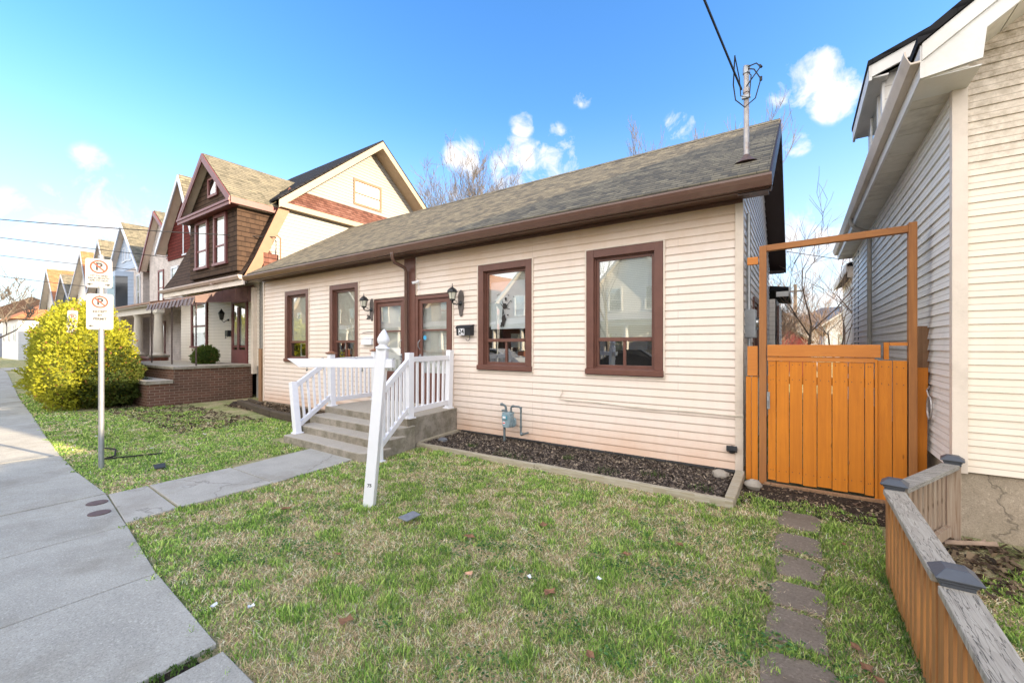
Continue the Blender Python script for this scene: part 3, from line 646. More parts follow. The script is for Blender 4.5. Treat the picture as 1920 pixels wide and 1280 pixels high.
mb=MB(); text_into(mb,'24',(-5.10,5.857,1.897),(1,0,0),(0,0,1),.125,.001); mb.build('number',m_ink,t)
mb=MB(); mb.tube([(-4.96,5.93,1.83),(-4.96,5.93,1.76),(-4.97,5.90,1.73),(-5.0,5.88,1.74),(-5.0,5.87,1.77)],.006,6); mb.build('paper_hook',m_black,t)
t=thing('letterbox',(-7.93,5.985,1.64),'flat white letterbox on the siding left of door 26','mailbox')
mb=MB(); mb.prism([(-8.10,5.985,1.66),(-8.10,5.985,1.80),(-8.10,5.93,1.79),(-8.10,5.91,1.66)],(.34,0,0)); mb.build('box',m_white,t,bevel=.006)
mb=MB(); mb.prism([(-8.12,5.985,1.80),(-8.12,5.985,1.812),(-8.12,5.915,1.795),(-8.12,5.92,1.785)],(.38,0,0)); mb.build('lid',m_white,t)
mb=MB(); mb.tube([(-8.12,5.97,1.93),(-7.9,5.955,1.945),(-7.75,5.97,1.94)],.006,6); mb.build('wire_hanger',m_cable,**tg('dark wire strip on the siding above the white letterbox','wire'))
t=thing('security_camera',(-6.33,5.95,2.85),'small white security camera above door 24','camera')
mb=MB(); mb.lathe((-6.32,5.955,2.93),[(.03,0),(.03,.02),(.012,.03)],12,(0,-1,0)); mb.tube([(-6.32,5.93,2.93),(-6.33,5.90,2.90)],.01,6); mb.build('mount',m_white,t,smooth=True)
mb=MB(); mb.tube([(-6.31,5.92,2.91),(-6.37,5.83,2.885)],.027,12); mb.build('camera_body',m_white,t,smooth=True)
mb=MB(); mb.tube([(-6.369,5.832,2.886),(-6.373,5.826,2.884)],.02,12); mb.build('lens',m_black,t)
mb=MB(); mb.tube([(-6.315,5.955,2.92),(-6.31,5.965,2.75),(-6.315,5.965,2.66)],.005,5); mb.build('cord',m_white,t)
# gas meter
t=thing('gas_meter',(-4.1,5.85,0.02),'blue grey gas meter with bent grey pipes on the siding','gas meter')
mb=MB(); MXc,MY=-4.02,5.80
def rr(cx,cz,w,h,r,n=5):
    out=[]
    for (sx,sz,a0) in ((1,1,0),(-1,1,90),(-1,-1,180),(1,-1,270)):
        for k in range(n): a=R(a0+90*k/(n-1)); out.append((cx+sx*(w/2-r)+r*math.cos(a),cz+sz*(h/2-r)+r*math.sin(a)))
    return out
body=rr(MXc,.40,.17,.23,.045); body=[(x if z>.36 else MXc+(x-MXc)*.86,z) for x,z in body]
mb.prism([(x,MY-.07,z) for x,z in body],(0,.12,0)); mb.prism([(MXc+(x-MXc)*1.08,MY-.015,.40+(z-.40)*1.06) for x,z in body],(0,.02,0)); mb.prism([(x+.03,MY+.05,z-.02) for x,z in rr(MXc,.38,.15,.17,.06)],(0,.05,0))
mb.box(MXc-.085,MXc+.09,MY-.06,MY+.06,.50,.535); mb.build('meter_body',m_meter,t,bevel=.006)
mb=MB(); mb.box(MXc-.062,MXc+.03,MY-.088,MY-.07,.425,.485); mb.build('dial_box',plain('dial_blue',(.09,.30,.38),.3),t,bevel=.003)
mb=MB(); mb.box(MXc-.052,MXc+.01,MY-.091,MY-.088,.437,.475); mb.build('dial',m_white,t)
mb=MB(); mb.box(MXc-.06,MXc-.012,MY-.0725,MY-.07,.335,.385); mb.build('tag',m_white,t); mb=MB(); mb.box(MXc-.055,MXc-.017,MY-.0745,MY-.0725,.35,.37); mb.build('tag_print',m_red,t)
mb=MB(); x=MXc-.045
mb.tube([(x-.03,MY+.0,0.0),(x-.03,MY,.30)],.021,10); mb.tube([(x,MY,.52),(x,MY,.60),(x-.01,MY,.63),(x-.04,MY,.645),(x-.10,MY+.02,.648)],.020,10); mb.tube([(x,MY,.53),(x,MY,.56)],.028,10); mb.tube([(x-.02,MY-.01,.56),(x-.065,MY-.03,.555)],.016,8); mb.tube([(x-.085,MY+.02,.65),(x-.115,MY+.02,.65)],.026,10)
x=MXc+.06
mb.tube([(x,MY,.52),(x,MY,.61),(x+.015,MY,.635),(x+.04,MY,.64),(x+.16,MY,.64),(x+.185,MY,.625),(x+.195,MY,.60),(x+.195,MY,.22),(x+.20,MY,.20),(x+.215,MY+.02,.19),(x+.215,MY+.2,.19)],.016,10); mb.tube([(x+.20,MY,.215),(x+.225,MY-.01,.185)],.028,10)
for zz in (.61,.30): mb.tube([(x+.195,MY,zz),(x+.195,MY,zz+.03)],.021,10)
mb.tube([(x,MY,.525),(x,MY,.555)],.026,10); mb.tube([(x+.03,MY,.64),(x+.055,MY,.64)],.022,10)
mb.build('pipework',m_pipe,t,smooth=True)
mb=MB(); mb.tube([(-3.09,5.975,.95),(-3.10,5.97,.90),(-3.13,5.975,.85),(-3.16,5.972,.80),(-3.05,5.972,.795),(-2.68,5.972,.783),(-2.2,5.972,.775),(-1.57,5.972,.762),(-1.0,5.972,.762),(-.57,5.972,.768)],.006,5); mb.tube([(-3.05,5.966,.785),(-2.5,5.968,.79),(-1.8,5.966,.755),(-1.2,5.968,.772),(-.57,5.966,.755)],.004,5)
mb.build('cable',m_pale,**tg('pale cable stapled along the cream siding below the right window','cable'))
mb=MB(); mb.lathe((-.70,5.985,.335),[(.05,0),(.05,.03),(.03,.05)],12,(0,-1,0)); mb.prism([(-.76,5.975,.30),(-.76,5.975,.36),(-.76,5.93,.39),(-.76,5.92,.33)],(.12,0,0)); mb.build('vent_hood',m_black,bevel=.004,**tg('small black vent hood low on the siding by the corner','vent'))
# electric meter + conduit on right wall
t=thing('electric_meter',(-.5,6.55,1.7),'grey electric meter box with conduit on the side wall','electric meter')
MB().box(-.60,-.47,6.32,6.62,1.75,2.12).build('meter_box',m_galv,t,bevel=.006)
mb=MB(); mb.lathe((-.47,6.47,1.94),[(.085,0),(.085,.03),(.075,.09),(.05,.12)],16,(1,0,0)); mb.build('meter_dial',m_glass,t,smooth=True)
mb=MB(); mb.tube([(-.55,6.36,2.12),(-.55,6.34,3.38)],.025,8); mb.tube([(-.55,6.4,1.75),(-.55,6.4,.3)],.018,8); mb.build('conduit',m_galv,t,smooth=True)
# service mast
t=thing('service_mast',(-.57,6.3,3.95),'rusty metal service mast with cable loops standing on the roof corner','mast')
zr=EZ+sl*(6.3-EY)+.05
mb=MB(); mb.tube([(-.57,6.3,zr-.1),(-.57,6.3,5.22)],.033,12); mb.tube([(-.57,6.3,4.95),(-.57,6.3,5.0)],.042,12); mb.build('pipe',m_rust,t,smooth=True)
mb=MB(); mb.tube([(-.57,6.3,5.2),(-.57,6.3,5.27),(-.56,6.29,5.30)],.045,10); mb.box(-.62,-.52,6.24,6.28,4.86,4.90); mb.build('weather_head',m_galv,t,smooth=True)
mb=MB(); mb.lathe((-.57,6.3,zr-.03),[(.16,-.02),(.10,.02),(.05,.07),(.035,.10)],14); mb.build('flashing',m_iron2,t,smooth=True)
mb=MB()
mb.tube([(-.56,6.27,5.27),(-.45,6.2,5.24),(-.40,6.15,5.15),(-.48,6.1,5.02),(-.56,6.2,4.98)],.008,5)
mb.tube([(-.56,6.27,5.25),(-.48,6.25,5.20),(-.40,6.2,5.02),(-.46,6.2,4.80),(-.58,6.2,4.72),(-.68,6.15,4.82),(-.70,6.1,5.0),(-.66,5.9,5.25)],.008,5)
mb.tube([(-.56,6.28,5.22),(-.50,6.1,5.05),(-.52,6.1,4.78),(-.62,6.15,4.85),(-.63,6.1,5.05),(-.66,5.9,5.24)],.007,5)
mb.tube([(-.41,6.15,5.17),(-.39,6.13,5.13)],.016,6); mb.tube([(-.40,6.2,5.05),(-.40,6.2,5.0)],.016,6)
mb.build('cable_loop',m_cable,t)
def wire(a,b_,sag,r,label,name='overhead_wire',n=24,m=m_cable):
    a=Vector(a);b_=Vector(b_); pts=[a.lerp(b_,i/n)-Vector((0,0,4*sag*(i/n)*(1-i/n))) for i in range(n+1)]
    return MB().tube(pts,r,5).build(name,m,**tg(label,'wire'))
wire((-.62,6.22,4.97),(-2.6,-9.95,7.9),.15,.013,'thick twisted overhead wire running from the roof mast out over the lawn')
# ------------------------------------------------------------------ steps and railings
mb=MB()
LZ=.48
xl,xr=-7.55,-5.22
mb.prism([(-7.62,6.0,0),( -5.32,6.0,0),(-5.13,4.60,0),(-7.58,4.72,0)],(0,0,LZ))
def step(yb,yf,z,xl_,xr_,rad=.28):
    pts=[(xl_,yb,-.05),(xl_,yf+.05,-.05)]
    for k in range(7):
        a=R(90*k/6); pts.append((xr_-rad+rad*math.sin(a),yf+rad-rad*math.cos(a)-.0,-.05))
    pts.append((xr_,yb,-.05)); mb.prism(pts,(0,0,z+.05))
step(4.75,4.32,.36,-7.50,-5.10,.25); step(4.5,4.02,.24,-7.36,-5.04,.25); step(4.2,3.72,.12,-7.28,-5.02,.2)
mb.build('concrete_steps',m_step,bevel=.012,**tg('weathered concrete steps and landing leading up to the two front doors','steps'))
def railing(name,label,posts,runs,caps=()):
    t=thing(name,(posts[0][0][0],posts[0][0][1],posts[0][0][2]),label,'railing')
    for (p,q) in posts:
        mb=MB(); mb.bar(p,q,.105,.105,(1,0,0)); 
        po=mb.build('post',m_white,t,bevel=.004)
        mb=MB(); x,y,z=p; dxy=(0,0); mb.box(x-.075,x+.075,y-.075,y+.075,z-.002,z+.02); mb.build('base_flange',m_white,po,bevel=.003)
    for (x,y,z) in caps:
        mb=MB(); mb.box(x-.072,x+.072,y-.072,y+.072,z,z+.018); mb.add([(x-.085,y-.085,z+.018),(x+.085,y-.085,z+.018),(x+.085,y+.085,z+.018),(x-.085,y+.085,z+.018),(x,y,z+.062)],[(0,3,2,1),(0,1,4),(1,2,4),(2,3,4),(3,0,4)]); mb.build('post_cap',m_capb,t)
    for (a,b_,c,d,n) in runs:   # top a->b, bottom c->d
        MB().bar(a,b_,.055,.085).build('top_rail',m_white,t,bevel=.005); MB().bar(c,d,.055,.085).build('bottom_rail',m_white,t,bevel=.005)
        a,b_,c,d=map(Vector,(a,b_,c,d))
        for k in range(n):
            f=(k+1)/(n+1); MB().bar(c.lerp(d,f),a.lerp(b_,f),.035,.035,(0,1,0)).build('baluster',m_white,t)
    return t
m_capb=plain('copper_brown_cap',(.26,.115,.06),.4,.15)
P0=(-7.22,3.98,.12);P0t=(-7.40,4.0,1.0); P1=(-7.47,4.80,.48);P1t=(-7.50,4.80,1.48); P2=(-7.58,5.88,.48);P2t=(-7.58,5.88,1.52)
railing('stair_railing','white vinyl railing with brown caps on the left side of the steps',[(P0,P0t),(P1,P1t),(P2,P2t)],
  [((-7.39,4.03,.93),(-7.49,4.76,1.36),(-7.26,4.03,.26),(-7.47,4.76,.66),5),((-7.50,4.85,1.36),(-7.58,5.83,1.38),(-7.48,4.85,.60),(-7.58,5.83,.60),8)],[(-7.50,4.80,1.48),(-7.58,5.88,1.52)])
Q0=(-4.93,3.88,.0);Q0t=(-4.94,3.88,1.0); Q1=(-5.17,4.68,.48);Q1t=(-5.17,4.68,1.53); Q2=(-5.40,5.84,.48);Q2t=(-5.36,5.84,1.56)
railing('stair_railing','white vinyl railing without caps on the right side of the steps',[(Q0,Q0t),(Q1,Q1t),(Q2,Q2t)],
  [((-4.95,3.92,.94),(-5.16,4.64,1.40),(-4.95,3.92,.20),(-5.16,4.64,.64),6),((-5.18,4.73,1.42),(-5.36,5.79,1.42),(-5.18,4.73,.60),(-5.38,5.79,.60),6)])
# ------------------------------------------------------------------ leaning white sign post on the lawn
t=thing('sign_post',(-3.655,2.765,0),'white leaning realtor post with pointed finial and an empty hanging arm on the lawn','sign post')
b0=Vector((-3.655,2.765,-.03)); tp=Vector((-3.535,2.84,1.62)); ax=(tp-b0).normalized()
mb=MB(); mb.bar(b0,tp,.105,.105,(.83,.56,0)); mb.build('post',m_white,t,bevel=.006)
mb=MB(); mb.lathe(tp,[(.062,-.02),(.075,0),(.062,.012),(.045,.02),(.04,.035),(.052,.05),(.062,.075),(.06,.10),(.042,.14),(.018,.18),(.003,.195)],16,ax); mb.build('finial',m_white,t,smooth=True)
ad=Vector((-.98,-.02,.0)).normalized(); fr=ax
J=b0.lerp(tp,.905)
ad=Vector((-.9,-.42,.0)).normalized()
tipA=J+ad*1.05; endA=J-ad*.13
mb=MB(); w_=Vector((-ad.y,ad.x,0))*.035
mb.prism([tipA+Vector((0,0,.045))+w_,tipA-ad*.14+Vector((0,0,-.045))+w_,endA+Vector((0,0,-.045))+w_,endA+Vector((0,0,.045))+w_],-2*w_); mb.build('arm',m_white,t,bevel=.005)
mb=MB()
for f in (.2,.8): q=J.lerp(tipA,f); mb.tube([q+Vector((0,0,-.045)),q+Vector((0,0,-.075))],.005,5); mb.tube([q+Vector((-.006,0,-.08)),q+Vector((.006,0,-.07))],.009,6)
for f in (-.14,.28,.66): q=J+ad*f+Vector((0,0,.046)); mb.tube([q,q+Vector((0,0,.008))],.012,6)
mb.build('hanging_hook',m_galv,t)
q=b0.lerp(tp,.155); fn=Vector((.56,-.83,0)).normalized(); rt=Vector((.83,.56,0)).normalized()
mb=MB(); text_into(mb,'75',q+fn*.0545,rt,ax,.045,.0005); mb.build('small_marking',m_ink,t)
# ------------------------------------------------------------------ parking signs
def nopark(mb_red,mb_ink,c,r,right,up,n):
    c=Vector(c); seg=40; rr_=.80*r; off=n*.0015
    vs=[];fs=[]
    for k in range(seg):
        a=2*math.pi*k/seg; dvv=right*math.cos(a)+up*math.sin(a); vs+=[c+dvv*r+off,c+dvv*rr_+off]
    for k in range(seg): i=2*k; j=2*((k+1)%seg); fs.append((i,j,j+1,i+1))
    mb_red.add(vs,fs)
    dd=(right-up).normalized(); nn=(right+up).normalized()*r*.09; off2=n*.0030
    mb_red.add([c-dd*r*.9-nn+off2,c+dd*r*.9-nn+off2,c+dd*r*.9+nn+off2,c-dd*r*.9+nn+off2],[(0,1,2,3)])
    text_into(mb_ink,'P',c+off*1.2,right,up,r*1.55,.0003)
def arrow(mb,c,right,up,n,s,sgn):
    c=Vector(c); o=n*.0015; R_=right*sgn
    pts=[c+R_*s,c+up*s*.6,c+R_*s*.25,c-R_*s*.9+up*s*.0+up*s*.10,c-R_*s*.9-up*s*.10,c+R_*s*.25-up*s*.0,c-up*s*.6]
    mb.add([p+o for p in (c+R_*s,c+up*s*.6-R_*s*.2,c-R_*s*.0,c-up*s*.6-R_*s*.2)],[(0,1,2,3)]); mb.add([p+o*1.1 for p in (c+up*s*.14,c+up*s*.14-R_*s*.9,c-up*s*.14-R_*s*.9,c-up*s*.14)],[(0,1,2,3)])
def plate(mb,c,w,h,right,up,n,r=.03,d=.004):
    out=[]
    for (sx,sz,a0) in ((1,1,0),(-1,1,90),(-1,-1,180),(1,-1,270)):
        for k in range(5): a=R(a0+22.5*k); out.append(Vector(c)+right*(sx*(w/2-r)+r*math.cos(a))+up*(sz*(h/2-r)+r*math.sin(a)))
    mb.prism([p-n*d for p in out],n*d)
px,py=-7.729,1.587
t=thing('parking_sign',(px,py,0),'galvanised pole carrying two white no parking signs beside the sidewalk','street sign')
MB().tube([(px,py,-.05),(px,py,2.85)],.030,14).build('pole',m_galv,t,smooth=True)
n=Vector((.945,-.325,0)).normalized(); rt=Vector((0,0,1)).cross(n).normalized(); up=Vector((0,0,1))
F=n*.036
c1=Vector((px,py,2.605))+F-rt*.018; c2=Vector((px,py,2.095))+F-rt*.008
mb=MB(); plate(mb,c1,.262,.385,rt,up,n); p1=mb.build('sign_panel',m_sign,t)
mb=MB(); plate(mb,c2,.262,.475,rt,up,n); p2=mb.build('sign_panel',m_sign,t)
r_=MB();k_=MB()
nopark(r_,k_,c1+up*.085,.088,rt,up,n)
for i,s in enumerate(('1ST TO END','EACH MONTH','APR TO NOV')): text_into(k_,s,c1-up*(.035+i*.032)+n*.002,rt,up,.031,.0003)
arrow(k_,c1-rt*.085-up*.15,rt,up,n,.032,-1); arrow(k_,c1+rt*.085-up*.15,rt,up,n,.032,1)
r_.build('red_symbol',m_red,p1); k_.build('lettering',m_ink,p1)
r_=MB();k_=MB(); nopark(r_,k_,c2+up*.130,.080,rt,up,n)
for i,s in enumerate(('EXCEPT','BY','PERMIT')): text_into(k_,s,c2-up*(.0+i*.048)+n*.002,rt,up,.040,.0003)
arrow(k_,c2-rt*.085-up*.19,rt,up,n,.028,-1)
r_.build('red_symbol',m_red,p2); k_.build('lettering',m_ink,p2)
mb=MB()
for c in (c1,c2):
    for s in (.175 if c is c1 else .22,-.175 if c is c1 else -.22): mb.lathe(c+up*s+n*.001,[(.010,0),(.010,.006),(.004,.009)],8,n)
mb.build('bolts',m_rust,t)
# second, tilted sign behind the hedge
bx,by=-16.1,2.62
t=thing('parking_sign',(bx,by,0),'tilted narrow white no parking sign half hidden behind the yellow hedge','street sign')
tip=Vector((bx+.42,by+.05,2.62)); b0=Vector((bx,by,-.05))
MB().tube([b0,tip],.028,8).build('pole',m_post,t)
up2=(tip-b0).normalized(); n2=Vector((.80,-.60,0)); n2=Vector((.99,.1,-.25)).normalized(); rt2=up2.cross(n2).normalized(); n2=rt2.cross(up2).normalized(); cc=b0.lerp(tip,.87)+n2*.04
mb=MB(); plate(mb,cc,.20,.58,rt2,up2,n2); p=mb.build('sign_panel',m_sign,t)
r_=MB();k_=MB(); nopark(r_,k_,cc+up2*.13,.075,rt2,up2,n2)
for i,s in enumerate(('EXCEPT','BY','PERMIT')): text_into(k_,s,cc-up2*(.02+i*.045)+n2*.002,rt2,up2,.03,.0003)
r_.build('red_symbol',m_red,p); k_.build('lettering',m_ink,p)
# ------------------------------------------------------------------ planting bed by the facade
t=thing('bed_border',(-2.9,4.8,0),'low pale timber border round the mulch bed under the right windows','garden border')
A=(-5.14,4.83);B_=(-.585,4.80);C_=(-.60,5.90)
MB().bar((A[0],A[1],.025),(-2.9,4.83,.03),.07,.09).build('timber',m_timber,t,bevel=.01)
MB().bar((-2.895,4.825,.042),(B_[0]+.04,B_[1],.038),.07,.09).build('timber',m_timber,t,bevel=.01)
MB().bar((B_[0],B_[1]+.045,.05),(C_[0],C_[1],.055),.10,.10).build('timber',m_timber,t,bevel=.01)
MB().bar((A[0]-.02,4.86,.035),(-5.28,5.95,.035),.07,.09).build('timber',m_timber,t,bevel=.01)
MB().prism([(-5.22,4.86,.0),(-.63,4.84,.0),(-.65,5.99,.0),(-5.28,5.99,.0)],(0,0,.03)).build('bed_soil',m_soil,**STR)
MB().prism([(-7.6,4.95,.0),(-12.9,5.2,.0),(-13.6,5.6,.0),(-13.6,6.0,.0),(-7.6,6.0,.0)],(0,0,.02)).build('left_bed_soil',m_soil,**STR)
def chips(name,n,poly,z,label,cols,smin=.01,smax=.035):
    P=np.array(poly); mn=P.min(0); mx=P.max(0)
    x=rng.uniform(mn[0],mx[0],n); y=rng.uniform(mn[1],mx[1],n)
    V=[];F_=[];Cc=[]
    s=rng.uniform(smin,smax,n); a=rng.uniform(0,6.28,n); tz=rng.uniform(-.7,.7,n); ta=rng.uniform(-.7,.7,n)
    u=np.stack([np.cos(a),np.sin(a),tz],1)*s[:,None]; v=np.stack([-np.sin(a),np.cos(a),ta],1)*s[:,None]*rng.uniform(.25,.7,n)[:,None]
    c=np.stack([x,y,np.full(n,z)+s*.4+.004],1)
    V=np.stack([c-u-v,c+u-v,c+u+v,c-u+v],1).reshape(-1,3)
    cc=np.array(cols)[rng.integers(0,len(cols),n)]*rng.uniform(.6,1.3,n)[:,None]
    return np_mesh(name,V,np.arange(n*4).reshape(-1,4),np.repeat(cc,4,0),m_leaf,label)
def np_mesh(name,V,Fq,colors,mat,label=None,tri=None,**kw):
    me=bpy.data.meshes.new(name); o0=np.array([(V[:,0].min()+V[:,0].max())/2,(V[:,1].min()+V[:,1].max())/2,V[:,2].min()])
    off=kw.pop('origin',None); 
    if off is not None: o0=np.array(off)
    V=V-o0
    me.vertices.add(len(V)); me.vertices.foreach_set('co',V.astype(np.float32).ravel())
    nq=len(Fq); nt_=0 if tri is None else len(tri)
    loops=Fq.ravel() if tri is None else np.concatenate([Fq.ravel(),tri.ravel()])
    me.loops.add(len(loops)); me.loops.foreach_set('vertex_index',loops.astype(np.int32))
    k=Fq.shape[1]; st=np.arange(nq)*k
    if nt_: st=np.concatenate([st,nq*k+np.arange(nt_)*3])
    me.polygons.add(nq+nt_); me.polygons.foreach_set('loop_start',st.astype(np.int32))
    me.update(calc_edges=True)
    at=me.color_attributes.new('Col','FLOAT_COLOR','POINT'); cc=np.concatenate([np.clip(colors,0,1),np.ones((len(colors),1))],1); at.data.foreach_set('color',cc.astype(np.float32).ravel())
    me.materials.append(mat); me.validate(); o=bpy.data.objects.new(name,me); COL.objects.link(o)
    par=kw.pop('parent',None)
    if par is not None: o.parent=par
    else: o.location=tuple(o0)
    if label: o['label']=label
    setp(o,**kw); return o
setp(chips('mulch',22000,[(-5.18,4.9),(-.68,5.97)],.032,None,[(.09,.07,.06),(.15,.12,.10),(.20,.16,.13),(.06,.05,.045),(.42,.34,.25)],.005,.02),kind='stuff',label='dark bark mulch in the timber edged bed',category='mulch')
setp(chips('dry_debris',3500,[(-12.8,5.05),(-7.65,5.95)],.02,None,[(.13,.09,.055),(.20,.15,.10),(.07,.05,.035),(.27,.20,.13)],.01,.04),kind='stuff',label='dry brown leaf debris in the bed left of the steps',category='debris')
setp(chips('dry_debris',900,[(-.6,5.05),(1.05,5.8)],.004,None,[(.16,.11,.08),(.24,.17,.12),(.09,.065,.05),(.36,.28,.18)],.005,.018),kind='stuff',label='dark soil crumbs and leaf bits in front of the orange gate',category='debris')
setp(chips('dry_debris',2600,[(.65,4.0),(3.2,5.1)],.004,None,[(.09,.06,.04),(.16,.11,.07),(.05,.035,.025),(.25,.18,.11)],.01,.03),kind='stuff',label='brown leaf litter along the stained foundation behind the low fence',category='debris')
setp(chips('dry_debris',3000,[(-18,3.0),(-9.5,4.6)],.004,None,[(.13,.09,.055),(.20,.14,.09),(.07,.05,.035)],.01,.035),kind='stuff',label='thatch and leaf bits along the brick porch',category='debris')
t=thing('edging_timber',(-10.6,5.0,0),'dark weathered landscape timbers edging the bed left of the steps','garden edging')
MB().bar((-12.6,5.35,.085),(-10.0,4.93,.085),.15,.16).build('timber',m_dtimber,t,bevel=.02)
MB().bar((-9.98,4.925,.08),(-7.75,4.86,.08),.15,.15).build('timber',m_dtimber,t,bevel=.02)
MB().bar((-13.3,5.9,.05),(-12.2,5.7,.05),.10,.09).build('timber',m_dtimber,t,bevel=.02)
def rock(name,c,s,label,m=m_rock,sd_=1,cat='rock'):
    r=random.Random(sd_); mb=MB(); n=8;m_=6;vs=[];fs=[]
    for i in range(m_+1):
        ph=math.pi*i/m_
        for j in range(n):
            a=2*math.pi*j/n; k=r.uniform(.8,1.15); vs.append((c[0]+s[0]*math.sin(ph)*math.cos(a)*k,c[1]+s[1]*math.sin(ph)*math.sin(a)*k,c[2]+s[2]*math.cos(ph)*r.uniform(.85,1.1)))
    for i in range(m_):
        for j in range(n): fs.append((i*n+j,(i+1)*n+j,(i+1)*n+(j+1)%n,i*n+(j+1)%n))
    mb.add(vs,fs); return mb.build(name,m,smooth=True,**tg(label,cat))
rock('rock',(-.43,5.55,.05),(.09,.07,.07),'grey stone on the soil between the bed corner and the gate',sd_=3)
rock('rock',(-4.98,5.25,.05),(.10,.07,.045),'black lump of stone at the left end of the mulch bed',m_slate,sd_=4)
rock('rock',(-.80,5.72,.07),(.10,.08,.06),'pale rock at the right end of the mulch bed',sd_=6)
# stepping stones
ids=[(4.56,4.98,.17),(4.03,4.40,.155),(3.58,3.93,.15),(3.16,3.51,.155),(2.79,3.12,.15),(2.33,2.68,.16),(1.9,2.25,.16)]
words=['first stepping stone, nearest the orange gate','second stepping stone from the orange gate','third stepping stone from the orange gate','fourth stepping stone from the orange gate','fifth stepping stone from the orange gate','sixth stepping stone from the orange gate, at the bottom edge','stepping stone nearest the street, mostly out of frame']
for i,(y0,y1,hw) in enumerate(ids):
    mb=MB(); r=random.Random(i); x=0.0
    mb.prism([(x-hw+r.uniform(-.02,.02),y0+r.uniform(-.02,.02),-.03),(x+hw*.9+r.uniform(-.02,.02),y0+r.uniform(-.02,.03),-.03),(x+hw+r.uniform(-.02,.02),y1-.08,-.03),(x+hw*.7,y1+r.uniform(-.02,.02),-.03),(x-hw*.8,y1+r.uniform(-.03,.02),-.03),(x-hw-.01,y1-.12,-.03)],(0,0,.046))
    mb.build('stepping_stone',m_stone,bevel=.006,**tg('dark slate '+words[i],'stepping stone','stepping stones in the grass'))
# manhole covers
for (x,y,l) in ((-6.0,1.20,'rusty round iron cover in the sidewalk, the farther of the two'),(-5.62,1.14,'rusty round iron cover in the sidewalk, the nearer of the two')):
    MB().lathe((x,y,.018),[(.085,0),(.085,.009),(.078,.010),(.07,.008),(.04,.0105),(.0,.009)],24).build('valve_cover',m_iron2,smooth=True,**tg(l,'valve cover','valve covers in the sidewalk'))
# ------------------------------------------------------------------ orange gate between the houses
t=thing('garden_gate',(.3,5.85,0),'tall orange painted wooden gate with an open top frame between the houses','gate')
GY=5.85
MB().box(-.395,-.32,GY-.02,GY+.08,0,2.83).build('gate_post',m_orframe,t,bevel=.004)
MB().box(.925,.99,GY-.02,GY+.08,0,2.90).build('gate_post',m_orframe,t,bevel=.004)
MB().bar((-.36,GY+.03,2.80),(.925,GY+.03,2.84),.08,.07).build('top_beam',m_orframeh,t,bevel=.004)
MB().box(-.52,-.405,GY-.01,GY+.03,2.62,2.71).build('brace',m_orangeh,t,bevel=.003)
MB().box(-.31,.705,GY-.045,GY-.008,1.52,1.655).build('top_rail',m_orangeh,t,bevel=.004)
MB().box(-.31,.66,GY-.03,GY-.008,1.465,1.517).build('trim_rail',m_orangeh,t,bevel=.003)
edges=[-.305,-.222,-.093,.034,.167,.301,.440,.578,.655]
for i,(a,b_) in enumerate(zip(edges,edges[1:])):
    MB().box(a+.003,b_-.0035,GY-.022,GY+.003,.07-.012*(i%2),1.462).build('board',m_orange,t,bevel=.002)
MB().box(.66,.682,GY-.035,GY,.03,1.50).build('stile',m_orange,t,bevel=.002)
mb=MB()
for a,b_ in list(zip(edges,edges[1:]))+[(.685,.80),(.803,.915)]:
    for z in (.19,1.25,1.42):
        for xx in (a+.03,b_-.03): mb.lathe((xx,GY-.0215,z+random.uniform(-.01,.01)),[(.005,0),(.005,.002),(.002,.003)],6,(0,-1,0))
mb.build('nail_heads',m_iron,t)
for a,b_ in ((.685,.80),(.803,.915)): MB().box(a,b_-.003,GY-.02,GY+.005,.03,1.49).build('board',m_orange,t,bevel=.002)
MB().box(-.31,.66,GY+.006,GY+.04,.15,.24).build('back_rail',m_orangeh,t); MB().box(-.31,.66,GY+.006,GY+.04,1.2,1.29).build('back_rail',m_orangeh,t)
MB().box(-.52,-.41,GY,GY+.02,1.28,1.64).build('side_panel',m_orangeh,t,bevel=.003); MB().box(-.535,-.48,GY+.01,GY+.03,0.02,1.27).build('board',m_orange,t); MB().box(-.475,-.41,GY,GY+.02,0.02,1.27).build('board',m_orange,t)
MB().box(.735,.775,GY+.0,GY+.04,1.5,1.68).build('stub_post',m_orange,t); MB().box(.78,.92,GY,GY+.03,1.645,1.68).build('stub_rail',m_orangeh,t)
MB().box(-.34,.98,GY-.06,GY-.024,-.02,.04).build('threshold',m_post,t,bevel=.004)
mb=MB(); mb.tube([(-.30,GY-.05,1.05),(-.30,GY-.06,1.0),(-.30,GY-.05,.93)],.006,5); mb.box(-.315,-.285,GY-.028,GY-.022,.9,1.1); mb.build('latch',m_galv,t)
mb=MB(); mb.bar((1.03,5.93,.1),(1.045,5.95,1.42),.085,.03,(0,1,0)); mb.build('leaning_board',m_orange,bevel=.003,**tg('orange board leaning upright right of the gate','board')); 
mb=MB(); mb.bar((1.075,6.05,1.1),(1.08,6.06,1.85),.10,.03,(0,1,0)); mb.build('leaning_board',m_post,bevel=.003,**tg('bare brown board standing behind the right gate post','board'))
